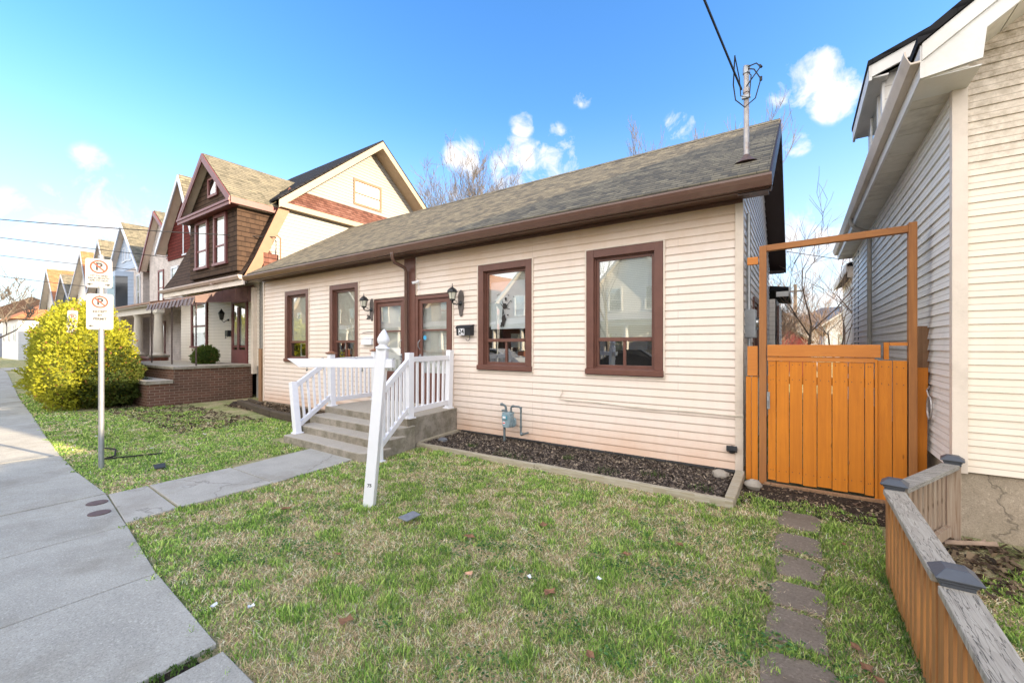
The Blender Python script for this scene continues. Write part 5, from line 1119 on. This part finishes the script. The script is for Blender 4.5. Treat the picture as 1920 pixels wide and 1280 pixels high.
# B: narrow, red shingled gable with silver rake
gable_house('gabled_house','narrow house with red shingled gable and silver rake left of the mansard house',-24.0,-20.35,7.2,1,9,6.3,-21.7,8.75,m_brickp,m_sht,m_silver,[(-22.2,-21.2,5.6,7.0),(-23.6,-22.8,3.9,5.2)],.4,.35)
MB().prism([(-24.0,7.18,5.5),(-20.35,7.18,5.5),(-20.35,7.18,6.3),(-21.7,7.18,8.6),(-24.0,7.18,6.3)],(0,-.02,0)).build('gable_cladding',m_redsh,bpy.data.objects['gabled_house'])
gable_house('gabled_house','white gabled house with maroon rake and columned porch, third from the duplex',-29.5,-24.9,8.0,1,10,6.4,-27.8,8.55,m_brickp,m_sht,m_maroon,[(-28.1,-27.3,3.9,5.6),(-26.8,-26.1,6.1,7.1),(-28.0,-27.1,1.3,2.9),(-26.4,-25.5,.8,2.9)],.5,.28,porch=(-28.3,-20.6,2.2,3.05,4,m_cols,m_tan))
gable_house('gabled_house','blue grey gabled house with triple attic window and bay window',-36.0,-30.6,8.0,1,10,6.15,-33.4,8.85,m_brickp,m_sht,m_silver,[(-31.6,-30.95,3.9,5.7),(-35.8,-35.2,3.9,5.6)],.35,.28,porch=(-35.8,-29.0,2.0,3.05,3,m_cols,m_tan),attic=[(-34.15,-33.65,6.7,7.55),(-33.6,-33.05,6.75,7.95),(-33.0,-32.5,6.7,7.55)],bay=(-34.8,-32.2,3.6,5.95,m_blu))
MB().prism([(-36.0,7.98,6.15),(-30.6,7.98,6.15),(-33.3,7.98,8.7)],(0,-.015,0)).build('gable_cladding',m_blu,bpy.data.objects['gabled_house.002'])
gable_house('gabled_house','grey gabled house behind the two parking sign panels',-41.0,-36.8,8.2,1,10,5.9,-38.7,8.6,m_gry,m_sht,m_gry,[(-40,-39,3.2,5)],.6,.4)
gable_house('gabled_house','pale gabled house with orange roof seen just above the parking sign',-46.5,-41.8,8.2,1,10,5.7,-43.4,8.4,m_whf,m_sho,m_gry,[(-45,-44,3.2,5)],.5,.4)
gable_house('gabled_house','slate blue gabled house above the yellow hedge with olive roof',-52.4,-47.6,8.3,1,10,5.2,-50.3,7.4,m_dkblue,m_sht,m_gry,[(-51,-50,3,4.6)],.4,.4)
gable_house('gabled_house','tall white gabled house with steep orange roof above the hedge',-58.6,-53.3,8.3,1,10,5.6,-56.0,8.4,m_whf,m_sho,m_gry,[(-57.5,-56.8,3.4,5),(-55.5,-54.8,3.4,5)],.5,.4)
# far house at the street's end
t=thing('hip_house',(-78,10,0),'distant white house with a low orange hipped roof at the far left','house')
mb=MB(); mb.box(-84,-72,8,16,0,4.6); mb.build('wall',m_whf,t); mb=MB(); mb.add([(-84.6,7.4,4.6),(-71.4,7.4,4.6),(-71.4,16.6,4.6),(-84.6,16.6,4.6),(-81,12,7.6),(-75,12,7.6)],[(0,1,5,4),(1,2,5),(2,3,4,5),(3,0,4),(3,2,1,0)]); mb.build('roof',m_sho,t)
for (a,b_) in ((-83,-81.5),(-79,-77.5),(-75,-73.5)): simple_window(t,a,b_,2.2,4,8,m_trimw)
t=thing('hip_house',(-98,8,0),'very distant grey house at the left end of the street','house')
mb=MB(); mb.box(-106,-92,6.5,18,0,5.5); mb.build('wall',m_gry,t); mb=MB(); mb.add([(-106.6,6,5.5),(-91.4,6,5.5),(-91.4,18.6,5.5),(-106.6,18.6,5.5),(-102,12,9),(-96,12,9)],[(0,1,5,4),(1,2,5),(2,3,4,5),(3,0,4),(3,2,1,0)]); mb.build('roof',m_shd,t)
# unseen row right of the frame, added and sized to shade the lawn
gable_house('gabled_house','white gabled house next beyond the ivory house, outside the frame, added to shape the shade',10.6,16.6,5.4,1,10,4.9,13.6,7.4,m_whf,m_shk,m_trimw,[(12,13,1.5,3)],.4,.4)
gable_house('gabled_house','red brick gabled house further right, outside the frame, added to cast shade',18.6,25.0,4.9,1,10,6.2,21.8,10.0,m_brickr,m_shk,m_trimw,[(20,21,1.5,3)],.4,.4)
gable_house('gabled_house','buff brick gabled house furthest right, outside the frame, added to cast shade',27,34.5,5.0,1,10,7.6,30.7,12.3,m_brickb,m_shk,m_trimw,[(28,29,1.5,3)],.4,.4)
# opposite side of the street (seen in the window glass)
op=[('white sided house with porch across the street',-12.3,-6.3,m_whf,m_shd,m_trimw),('red brick house with porch across the street',-20.4,-14.2,m_brickr,m_shd,m_trimw),('buff brick house across the street',-28.6,-22.4,m_brickb,m_sho,m_maroon),('pale sided house with porch across the street',-36.8,-30.6,m_whf,m_shk,m_trimw),
    ('second red brick house across the street',-45,-38.8,m_brickr,m_shd,m_trimw),('second buff brick house across the street',-53.2,-47,m_brickb,m_shd,m_trimw),('grey sided house across the street',-4.2,2.0,m_gry,m_shk,m_trimw),('tall white house across the street',4.2,10.5,m_whf,m_shd,m_trimw)]
for (l,a,b_,wm,rm,tm) in op:
    c=(a+b_)/2
    gable_house('street_house',l,a,b_,-16.5,-1,10,5.6,c,8.6,wm,rm,tm,[(c-1.9,c-.9,4.1,5.7),(c+.7,c+1.7,4.1,5.7),(c-2.2,c-.8,1.0,2.6),(c+.8,c+1.8,.7,2.7)],.4,.4,porch=(a+.2,b_-.2,1.9,3.05,3,m_trimw,m_gry))
# parked cars along the far kerb
def car(x,y,paint,label):
    t=thing('parked_car',(x,y,0),label,'car','cars parked along the far kerb')
    prof=[(-2.15,.35),(-2.2,.62),(-2.1,.86),(-1.3,.95),(-.75,1.38),(-.2,1.46),(.75,1.44),(1.45,1.02),(2.05,.92),(2.2,.70),(2.15,.35)]
    mb=MB(); secs=[(-.88,.93),(-.8,1.0),(.8,1.0),(.88,.93)]; vs=[];n_=len(prof)
    for (dy,k) in secs:
        for (a,b_) in prof:
            w=1 if b_<.97 else .86
            vs.append((x+a*k,y+dy*w,.2+(b_-.2)*(1 if k==1 else .97)))
    fs=[tuple(range(n_)),tuple(range(4*n_-1,3*n_-1,-1))]
    for i in range(3):
        for j in range(n_): fs.append((i*n_+j,i*n_+(j+1)%n_,(i+1)*n_+(j+1)%n_,(i+1)*n_+j))
    mb.add(vs,fs); body=mb.build('body',paint,t,smooth=True,bevel=.03)
    mb=MB()
    for s in (-1,1):
        yy=y+s*.79; mb.add([(x-1.1,yy,.98),(x-.68,yy-.0,1.33),(x-.2,yy,1.40),(x+.68,yy,1.38),(x+1.2,yy,1.02)],[(0,1,2,3,4)] if s<0 else [(4,3,2,1,0)])
    mb.build('side_window',m_dkglass,t)
    for a in (-1.35,1.35):
        for s in (-1,1):
            mb=MB(); mb.lathe((x+a,y+s*.76,.33),[(.20,0),(.32,.005),(.33,.03),(.33,.17),(.32,.2),(.2,.205)],20,(0,s,0)); w=mb.build('wheel',m_tyre,t,smooth=True)
            mb=MB(); mb.lathe((x+a,y+s*.965,.33),[(.19,0),(.17,.008),(.04,.0),(.03,.012)],12,(0,s,0)); mb.build('rim',m_galv,w,smooth=True)
    for s in (-1,1): MB().box(x+2.10,x+2.2,y+s*.6-.16,y+s*.6+.16,.66,.78).build('headlight',m_lampg,t)
    for s in (-1,1): MB().box(x-2.2,x-2.1,y+s*.65-.14,y+s*.65+.14,.68,.82).build('tail_light',m_red,t)
car(-6.9,-8.6,m_carp[0],'black parked car across the street facing the duplex, nearest one'); car(-15.5,-8.6,m_carp[1],'silver parked car across the street, second one'); car(-24.5,-8.6,m_carp[2],'white parked car across the street, third one'); car(-40,-8.6,m_carp[0],'black parked car far along the street')
# utility poles across the street
for (x,y,l) in ((-2.6,-10.2,'wooden utility pole across the street near the duplex'),(-31,-10.2,'wooden utility pole across the street further down')):
    t=thing('utility_pole',(x,y,0),l,'utility pole'); MB().tube([(x,y,-.1),(x,y,9)],.15,10,.11).build('pole',m_bark,t,smooth=True); MB().box(x-.9,x+.9,y-.05,y+.05,8.2,8.32).build('crossarm',m_bark,t); mb=MB()
    for k in (-.8,-.3,.3,.8): mb.lathe((x+k,y,8.32),[(.03,0),(.05,.05),(.03,.12)],8)
    mb.build('insulators',m_galv,t)
# ------------------------------------------------------------------ wires on the left
wire((-13.52,6.75,5.02),(-31,-10.1,7.2),.55,.014,'overhead wire running to the mast of the mansard house, the topmost on the left')
wire((-25.2,7.9,5.9),(-31,-10.1,6.9),.2,.016,'overhead wire running down to the white gabled house')
wire((-31,7.9,5.9),(-31,-10.1,6.6),.3,.016,'overhead wire running down to the blue grey gabled house')
wire((-38,8.0,5.4),(-31,-10.1,6.4),.3,.018,'lower overhead wire crossing to the grey gabled house')
# ------------------------------------------------------------------ back yards
t=thing('shed',(-2.2,25,0),'red boarded shed seen over the gate','shed')
mb=MB(); mb.prism([(-6,25,0),(.35,25,0),(.35,25,1.95),(-2.8,25,4.1),(-6,25,1.95)],(0,5,0)); mb.build('wall',m_redf,t)
for s in (1,-1): a=-2.8+s*3.4; MB().prism([(a,24.8,1.72),(a,24.8,1.84),(-2.8,24.8,4.22),(-2.8,24.8,4.1)],(0,5.4,0)).build('roof',m_sht,t)
t=thing('garage',(-2,40,0),'cream garage with a pale gable behind the red shed','garage'); mb=MB(); mb.prism([(-8,38,0),(1.2,38,0),(1.2,38,2.6),(-3.4,38,5.6),(-8,38,2.6)],(0,6,0)); mb.build('wall',m_whf,t)
for s in (1,-1): a=-3.4+s*5; MB().prism([(a,37.7,2.35),(a,37.7,2.5),(-3.4,37.7,5.8),(-3.4,37.7,5.65)],(0,6.4,0)).build('roof',m_shk,t)
t=thing('utility_pole',(-.2,33,0),'thin utility pole in the back lane beyond the gate','utility pole'); MB().tube([(-.2,33,0),(-.2,33,5.6)],.12,8,.09).build('pole',m_bark,t); MB().box(-.7,.3,32.95,33.05,5.1,5.2).build('crossarm',m_bark,t)
wire((-4,9,4.6),(.9,14,3.9),.05,.008,'thin wire crossing behind the gate between the two houses')
gable_house('gabled_house','distant white house beyond the back yards behind the gate',2.5,9,60,1,8,4.2,5.7,6.6,m_whf,m_shk,m_trimw,[(3.5,4.5,1.5,3)],.4,.3)
gable_house('gabled_house','distant pale grey house beyond the back lane',-6,.5,70,1,8,4.0,-2.7,6.4,m_gry,m_shk,m_trimw,[(-5,-4,1.5,3),(-2,-1,1.5,3)],.4,.3)
def bare_tree(name,x,y,h,label,seed,mat=m_bark,lev=5,spread=.55,r0=None,trunks=1,group=None,up=.25,rmin=.004):
    t=thing(name,(x,y,0),label,'tree',group); rd=random.Random(seed); tr=MB(); cr=MB()
    r0=r0 or h*.018
    def grow(mb,p,d,L,r,l):
        pts=[p]; n=4 if l<2 else 3; dd=d.copy()
        for i in range(n):
            dd=(dd+Vector((rd.uniform(-.16,.16),rd.uniform(-.16,.16),rd.uniform(-.05,.14)))).normalized(); p=p+dd*L/n; pts.append(p)
        r1=r*.55; mb.tube(pts,r,(8,6,5,4,3,3,3)[min(l,6)],r1,cap=False)
        if l>=lev: return
        k=rd.randint(3,4) if l<lev-1 else rd.randint(3,5)
        for i in range(k):
            f=rd.uniform(.35,1) if i else 1; idx=f*n; a=pts[min(int(idx),n-1)]; b__=pts[min(int(idx)+1,n)]; q=a.lerp(b__,idx-int(idx)) if int(idx)<n else pts[n]
            ax_=Vector((rd.uniform(-1,1),rd.uniform(-1,1),rd.uniform(-.3,.6))).normalized(); nd=(dd*(1-spread*.6)+ax_*spread+Vector((0,0,up))).normalized()
            grow(cr,q,nd,L*rd.uniform(.55,.8),max(r*(1-f*.42)*.62,rmin),l+1)
    for k in range(trunks):
        a=rd.uniform(0,6.28); off=.18 if trunks>1 else 0
        grow(tr,Vector((x+off*math.cos(a),y+off*math.sin(a),-.05)),Vector((off*1.6*math.cos(a),off*1.6*math.sin(a),1)).normalized(),h*.38,r0,0)
    tr.build('trunk',mat,t,smooth=True); cr.build('branches',mat,t); return t
bare_tree('bare_tree',.45,13.5,5.9,'thin leafless sapling with several stems behind the orange gate',5,m_barkp,4,.6,.05,2,None,.1,.005)
bare_tree('bare_tree',-.15,15.5,4.0,'small leafless shrub tree left of the sapling behind the gate',11,m_barkp,5,.6,.04,3)
bare_tree('bare_tree',1.0,19.5,4.2,'leafless brushy tree low behind the sapling, near the right wall',12,m_barkp,5,.6,.04,3)
bare_tree('bare_tree',-.6,20,3.4,'low tangled leafless bush beyond the gate',13,m_barkp,5,.7,.035,4)
bare_tree('bare_tree',-20.6,20.5,13.9,'tall leafless tree behind the long roof, the left one beside the white gable',21,m_bark,6,.55,.17,2,None,.12,.008)
bare_tree('bare_tree',-17.9,21,12.9,'leafless tree behind the long roof, the right one of the pair',22,m_bark,6,.55,.15,2,None,.12,.008)
bare_tree('bare_tree',-4.9,22,13.1,'leafless tree tips rising over the roof ridge near the mast',23,m_bark,5,.42,.13,2,None,.3,.009)
bare_tree('bare_tree',-66,4.6,9.5,'leafless street tree at the far left',31,m_bark,5,.6,.22,1,None,.2,.02)
bare_tree('bare_tree',-58,4.9,8.5,'second leafless street tree at the far left above the hedge',32,m_bark,5,.6,.18,1,None,.2,.02)
for i,(x,s) in enumerate(((-9,41),(-19,42),(-33,43))): bare_tree('bare_tree',x,-11,8.5,('leafless tree across the street in front of the white house','leafless tree across the street by the red brick house','leafless tree far across the street')[i],s,m_bark,4,.55,.16)
# ------------------------------------------------------------------ foliage
def foliage(blobs,n,size,c1,c2,seed,yellow=0,shell=.35):
    r=np.random.default_rng(seed); Vs=[];Cs=[]
    vol=np.array([b_[3]*b_[4]*b_[5] for b_ in blobs])**.7; vol/=vol.sum()
    for b_,w in zip(blobs,vol):
        k=int(n*w); d_=r.normal(size=(k,3)); d_/=np.linalg.norm(d_,axis=1)[:,None]
        ph=r.uniform(0,6.28,6)
        bump=.14*np.sin(5*d_[:,0]*2+ph[0])*np.sin(7*d_[:,2]+ph[1])+.11*np.sin(11*d_[:,1]+ph[2])*np.sin(13*d_[:,2]+ph[3])+.05*np.sin(23*d_[:,0]+ph[4])*np.sin(21*d_[:,2]+ph[5])
        rad=(1-shell*r.uniform(0,1,k)**2)+bump+r.normal(0,.02,k)
        c=d_*rad[:,None]*np.array(b_[3:6])+np.array(b_[:3]); keep=c[:,2]>.03; c=c[keep]; d_=d_[keep]; k=len(c)
        # small sprays pointing outward and up
        ax_=d_+r.normal(0,.55,(k,3))+np.array([0,0,.35]); ax_/=np.linalg.norm(ax_,axis=1)[:,None]
        sd_=np.cross(ax_,r.normal(size=(k,3))); sd_/=np.linalg.norm(sd_,axis=1)[:,None]
        s=size*r.uniform(.6,1.4,k)[:,None]
        Vs.append(np.stack([c-ax_*s*.5,c+sd_*s*.38,c+ax_*s*.75,c-sd_*s*.38],1).reshape(-1,3))
        cl=.5+.5*np.sin(c[:,0]*6+ph[0])*np.sin(c[:,2]*7+ph[1])*np.sin(c[:,1]*5+ph[2]); m=np.clip(cl*.6+r.uniform(0,.6,k),0,1)[:,None]
        col=np.array(c1)*(1-m)+np.array(c2)*m; br_=r.uniform(0,1,k)<.03; col[br_]=(.22,.10,.04)
        Cs.append(np.repeat(col,4,0))
    V=np.concatenate(Vs); return V,np.arange(len(V)).reshape(-1,4),np.concatenate(Cs)
def bush(name,label,blobs,n,size,c1,c2,seed,cat='hedge',core=.72):
    xs_=[b_[0] for b_ in blobs]; ys_=[b_[1] for b_ in blobs]; o0=(sum(xs_)/len(xs_),sum(ys_)/len(ys_),0)
    t=thing(name,o0,label,cat); V,F_,C=foliage(blobs,n,size,c1,c2,seed); np_mesh('foliage',V,F_,C,m_leaf,parent=t,origin=o0)
    mb=MB(); rd=random.Random(seed)
    for (x,y,z,a,b_,c) in blobs:
        vs=[];fs=[];nn=14;mm=8
        for i in range(mm+1):
            p_=math.pi*i/mm
            for j in range(nn): q_=2*math.pi*j/nn; k=core*rd.uniform(.88,1.08); vs.append((x+a*k*math.sin(p_)*math.cos(q_),y+b_*k*math.sin(p_)*math.sin(q_),max(.02,z+c*k*math.cos(p_))))
        for i in range(mm):
            for j in range(nn): fs.append((i*nn+j,(i+1)*nn+j,(i+1)*nn+(j+1)%nn,i*nn+(j+1)%nn))
        mb.add(vs,fs)
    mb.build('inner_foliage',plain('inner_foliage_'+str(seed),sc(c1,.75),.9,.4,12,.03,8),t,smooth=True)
    mb=MB()
    for (x,y,z,a,b_,c) in blobs[:6]:
        for k in range(3): mb.tube([(x+rd.uniform(-.1,.1),y+rd.uniform(-.1,.1),0),(x+rd.uniform(-.3,.3)*a,y+rd.uniform(-.3,.3)*b_,z)],.03,5)
    mb.build('stems',m_bark,t); return t
G1=(.17,.19,.016);G2=(.44,.43,.035)
bush('hedge','big clipped evergreen hedge with sunlit yellow green top beside the sidewalk',
  [(-22.2,3.7,1.45,1.5,.95,1.5),(-20.6,3.6,1.5,1.5,1.0,1.5),(-18.8,3.4,1.5,1.4,1.0,1.45),(-17.2,3.2,1.4,1.2,1.0,1.35),(-15.9,3.0,1.25,1.0,.90,1.2),(-17.5,3.0,.7,2.0,.95,.75),(-15.9,3.1,.8,1.1,.85,.85),(-21,3.5,.7,1.6,.8,.7),(-15.45,2.45,.85,.75,.5,.9),(-17.0,2.75,.9,1.2,.6,1.0)],125000,.055,G1,G2,5)
bush('shrub','round dark green yew shrub in front of the brick porch, right of the big hedge',[(-15.3,3.25,.72,.75,.75,.78),(-15.9,3.5,1.0,.7,.5,.75)],22000,.05,(.035,.06,.012),(.10,.12,.02),6,'shrub')
bush('shrub','small round boxwood shrub on the brick porch behind the iron post',[(-15.5,5.6,1.32,.34,.34,.30),(-16.2,5.7,1.22,.25,.25,.2)],9000,.035,(.035,.07,.012),(.12,.17,.03),8,'shrub')
bush('hedge','dark clipped hedge at the far left end of the sidewalk',[(-60,8.4,.9,4,.8,1.0),(-54,7.8,.9,3.5,.8,1.0),(-66,9,.9,4,.8,1.0)],14000,.16,(.04,.05,.018),(.08,.08,.03),9,'hedge',.9)
# ------------------------------------------------------------------ grass
def lawn_mask(x,y):
    yy=np.interp(x,[-90,-40,-20,-14,-11.4,-9.2,-7.5,-6.3,-5.0,-3.8,-2.6,-2.2,4,40],[6.6,4.0,2.24,1.80,1.58,1.42,1.34,1.33,1.20,1.07,1.00,.97,.95,.95])
    yy=yy+.035*np.sin(x*9)+.03*np.sin(x*23+1)
    m=y>yy-.02
    path=(x>-6.28)&(x<-5.16-.12*np.clip((y-2.6)/1.1,0,1))&(y<3.75); path2=(x<-6.28)&(x>-6.45)&(y>2.6)&(y<3.75)
    m&=~path; m&=~path2
    m&=~((x>-7.65)&(x<-5.02)&(y>3.70)); m&=~((x>-5.3)&(x<-.56)&(y>4.79)); m&=~((x<=-7.65)&(x>-9.9)&(y>4.80)); m&=~((x<=-9.9)&(y>4.85))
    m&=~((x<-9.9)&(y>4.1+.25*np.sin(x*3)))
    for (y0,y1,hw) in ids: m&=~((np.abs(x+.02*np.sin(y*40))<hw*(.70+.16*np.sin(y*31+y0*9)))&(y>y0+.03+.02*np.sin(x*60))&(y<y1-.03+.02*np.sin(x*47)))
    m&=~((x>-.62)&(x<.5)&(y>5.36+.15*np.sin(x*9))); m&=~((x>.6)&(y>4.2+.3*(x-.5)+.1*np.sin(x*11))&(x<1.2)); m&=~((x>=1.2)&(y>4.55)); m&=(x<3.5)
    m&=~((np.abs(x-.545)<.05)&(y<3.96)); m&=~((x<-14.5)&(y>2.6))
    return m
def vnoise(x,y,s,seed):
    r=np.random.default_rng(seed); g=r.uniform(0,1,(64,64)); fx=(x*s)%64; fy=(y*s)%64; i=fx.astype(int); j=fy.astype(int); u=fx-i; v=fy-j; u=u*u*(3-2*u); v=v*v*(3-2*v)
    return (g[i%64,j%64]*(1-u)+g[(i+1)%64,j%64]*u)*(1-v)+(g[i%64,(j+1)%64]*(1-u)+g[(i+1)%64,(j+1)%64]*u)*v
def make_grass():
    N=5200000; r=np.random.default_rng(3)
    x=r.uniform(-22,3.5,N); y=r.uniform(.9,5.4,N); d=np.hypot(x,y)
    a=(x*math.cos(R(YAW))+y*math.sin(R(YAW)))/np.maximum(-x*math.sin(R(YAW))+y*math.cos(R(YAW)),.05)
    dens=56000/np.maximum(d,1.9)**1.5; area=25.5*4.5; keep=r.uniform(0,1,N)<dens*area/N
    keep&=lawn_mask(x,y)&(np.abs(a)<1.35)
    x=x[keep];y=y[keep];d=d[keep]; n=len(x)
    f1=vnoise(x+50,y+50,1.1,1); f2=vnoise(x+50,y+50,4.2,2); f3=vnoise(x+50,y+50,11,4); f=.26*f1+.34*f2+.40*f3
    # straw fraction
    side=np.clip((-x-6.2)/1.0,0,1)*.12+np.clip((x+.1)/.5,0,1)*.16
    straw=r.uniform(0,1,n)<np.clip((.57-side-f)*2.1+.30,.12,.80)
    tall=np.clip(f3*1.2-.2,0,1)*np.where(f2>.55,1.5,.8)
    h=np.where(straw,r.uniform(.008,.026,n),r.uniform(.012,.032,n)*(.6+tall))
    lean=np.where(straw,r.uniform(.7,2.6,n),r.uniform(.2,1.1,n)); az=r.uniform(0,6.283,n)
    w=np.where(straw,.0013,.0019)*np.maximum(1,d/2.4)*r.uniform(.7,1.4,n)
    dx=np.cos(az)*lean*h; dy=np.sin(az)*lean*h; sx=-np.sin(az)*w; sy=np.cos(az)*w
    # face blades toward mixed directions
    tw=r.uniform(-1,1,n); sx=sx+np.cos(az)*tw*w; sy=sy+np.sin(az)*tw*w
    b0=np.stack([x-sx,y-sy,np.zeros(n)+.0],1); b1=np.stack([x+sx,y+sy,np.zeros(n)],1)
    m0=np.stack([x-sx*.8+dx*.4,y-sy*.8+dy*.4,h*.62],1); m1=np.stack([x+sx*.8+dx*.4,y+sy*.8+dy*.4,h*.62],1); tp=np.stack([x+dx,y+dy,h],1)
    V=np.stack([b0,b1,m1,m0,tp],1).reshape(-1,3); base=np.arange(n)*5
    Q=np.stack([base,base+1,base+2,base+3],1); T=np.stack([base+3,base+2,base+4],1)
    g=np.array([[.12,.21,.035],[.22,.34,.07],[.37,.45,.13],[.08,.15,.045]])[r.integers(0,4,n)]*r.uniform(1.35,2.3,n)[:,None]
    s=np.array([[.68,.53,.33],[.56,.42,.26],[.82,.69,.48],[.28,.19,.11]])[r.integers(0,4,n)]*r.uniform(1.1,1.75,n)[:,None]
    yl=vnoise(x+9,y+9,.8,8)[:,None]; g=g*(1-.25*yl)+np.array([.20,.19,.04])*.25*yl
    c=np.where(straw[:,None],s,g); 
    C=np.repeat(c,5,0).reshape(n,5,3); C[:,0:2]*=.88; C[:,4]*=1.15
    return V,Q,T,C.reshape(-1,3)
V,Q,T_,C=make_grass()
o=np_mesh('grass',V,Q,C,m_grass,tri=T_); setp(o,kind='stuff',label='short patchy lawn of green and straw coloured winter grass',category='grass')
# weeds: tufts in the bed and along sidewalk
def tufts(cs,label,seed,n=60,hh=.09):
    r=np.random.default_rng(seed); xs_=[];ys_=[]
    for (x,y,rad) in cs: k=n; a=r.uniform(0,6.28,k); q=rad*np.sqrt(r.uniform(0,1,k)); xs_.append(x+q*np.cos(a)*1.5); ys_.append(y+q*np.sin(a))
    x=np.concatenate(xs_);y=np.concatenate(ys_);n_=len(x); h=r.uniform(.4,1,n_)*hh; az=r.uniform(0,6.28,n_); l=r.uniform(.1,.9,n_); w=.004
    dx=np.cos(az)*l*h;dy=np.sin(az)*l*h; b0=np.stack([x-np.sin(az)*w,y+np.cos(az)*w,np.full(n_,.02)],1);b1=np.stack([x+np.sin(az)*w,y-np.cos(az)*w,np.full(n_,.02)],1);tp=np.stack([x+dx,y+dy,h+.02],1)
    V=np.stack([b0,b1,tp],1).reshape(-1,3); F_=np.arange(n_*3).reshape(-1,3); c=np.array([.08,.15,.03])*r.uniform(.7,1.5,(n_,1)); o=np_mesh('weed_tufts',V,F_,np.repeat(c,3,0),m_grass); return setp(o,kind='stuff',label=label,category='weeds')
tufts([(-3.6,5.1,.14),(-3.3,5.0,.15),(-2.0,5.1,.12),(-1.5,5.3,.1),(-4.3,5.2,.06),(-2.7,5.4,.06),(-.9,5.1,.1)],'green weed tufts growing through the mulch bed',2)
tufts([(-5.15,1.3,.03)],'grass growing in the sidewalk joints',3,14,.018)
tufts([(-2.585,.1+.07*i,.03) for i in range(13)],'strip of grass in the wide gap before the nearest sidewalk slab',4,60,.022)
tufts([(.55+.02*math.sin(i),1.8+.12*i,.05) for i in range(18)],'longer grass blades at the foot of the picket fence',5,50,.09)
# dead leaves and litter
def dleaf(x,y,s,rz,m,name,label,cat,group=None,curl=.35):
    mb=MB(); n=9; rd=random.Random(int(abs(x*1000+y*77))); pts=[]
    for k in range(n):
        a=2*math.pi*k/n; rr_=s*(1+(.35 if k%2 else -.15)+rd.uniform(-.1,.1)); px_=rr_*math.cos(a)*1.2; py_=rr_*math.sin(a)*.8; pts.append((x+px_*math.cos(rz)-py_*math.sin(rz),y+px_*math.sin(rz)+py_*math.cos(rz),.035+curl*s*abs(math.cos(a*1.5+rz))))
    vs=[(x,y,.03)]+pts; mb.add(vs,[(0,k+1,(k+1)%n+1) for k in range(n)]); return mb.build(name,m,**tg(label,cat,group))
LV=[(-2.3,2.75),(-1.35,2.42),(-.9,2.05),(-1.1,3.2),(-2.95,1.95),(.28,2.75),(.32,2.68),(.25,2.9),(.3,4.35),(-.55,1.9),(-4.2,2.2),(-1.9,3.3),(-.8,3.6),(.85,3.3),(.95,3.0),(1.1,3.6),(.8,2.75),(1.3,3.9),(-8.6,3.0),(-9.3,3.6),(.35,1.95),(-2.2,1.5)]
for i,(x,y) in enumerate(LV): dleaf(x,y,random.uniform(.02,.04),random.uniform(0,6),m_leafb,'dead_leaf','curled brown dead leaf lying in the grass','leaf','dead leaves on the lawns')
dleaf(-1.93,2.3,.026,1,plain('peach_leaf',(.62,.36,.22),.8),'dead_leaf','pale peach coloured leaf in the middle of the lawn','leaf')
LT=[((-1.14,2.75),'white scrap of plastic on the lawn right of the middle'),((-8.9,3.2),'white scrap of litter on the left lawn in front of the bed'),((-8.35,4.2),'white crumpled plastic by the dark timber'),((-10.3,2.05),'white litter at the left lawn edge near the hedge'),((-8.4,2.3),'small white scrap near the sign pole'),((-2.8,1.25),'white scrap at the sidewalk edge in the foreground'),((-1.55,2.5),'pale blue scrap on the lawn'),((.92,3.1),'white scrap behind the picket fence'),((-3.0,1.13),'tiny white scrap in the grass at lower left')]
for i,((x,y),l) in enumerate(LT): dleaf(x,y,.018,i,m_litter,'litter_scrap',l,'litter',None,.8)
MB().prism([(-3.07,2.64,.05),(-2.95,2.64,.045),(-2.92,2.78,.065),(-3.03,2.79,.07)],(0,0,.012)).build('tile_fragment',m_slate,bevel=.002,**tg('grey square tile fragment lying on the lawn','tile'))
mb=MB(); mb.prism([(-7.25,2.0,.02),(-7.0,1.95,.02),(-6.95,2.05,.03),(-7.2,2.12,.03)],(0,0,.01)); mb.build('black_scrap',m_cable,**tg('flat black scrap in the grass near the path','litter'))
mb=MB(); mb.tube([(-9.1,1.9,.03),(-8.7,1.95,.05),(-8.3,1.85,.03),(-8.15,1.7,.04),(-7.9,2.3,.03)],.012,5); mb.build('dead_branch',m_dark,**tg('thin dark twig in the grass by the sign pole','twig'))

def clover():
    r=np.random.default_rng(12); cs=[(r.uniform(-4.5,.3),r.uniform(1.3,4.2),r.uniform(.05,.22)) for _ in range(42)]; P=[]
    for (x,y,q) in cs:
        k=int(600*q); a=r.uniform(0,6.28,k); t=q*np.sqrt(r.uniform(0,1,k)); P.append(np.stack([x+t*np.cos(a)*1.4,y+t*np.sin(a)],1))
    P=np.concatenate(P); P=P[lawn_mask(P[:,0],P[:,1])]; n=len(P); s_=r.uniform(.005,.010,n)[:,None]; a=r.uniform(0,6.28,n)
    c=np.stack([P[:,0],P[:,1],r.uniform(.015,.035,n)],1); u=np.stack([np.cos(a),np.sin(a),r.uniform(-.4,.4,n)],1)*s_; v=np.stack([-np.sin(a),np.cos(a),r.uniform(-.4,.4,n)],1)*s_
    V=np.stack([c-u,c-u*.3-v,c+u*.7-v*.7,c+u,c+u*.5+v*.8,c-u*.4+v],1).reshape(-1,3); col=np.array([.09,.19,.06])*r.uniform(.6,1.7,(n,1))
    setp(np_mesh('clover',V,np.arange(n*6).reshape(-1,6),np.repeat(col,6,0),m_grass),kind='stuff',label='small dark green clover leaves scattered in the lawn',category='weeds')
clover()
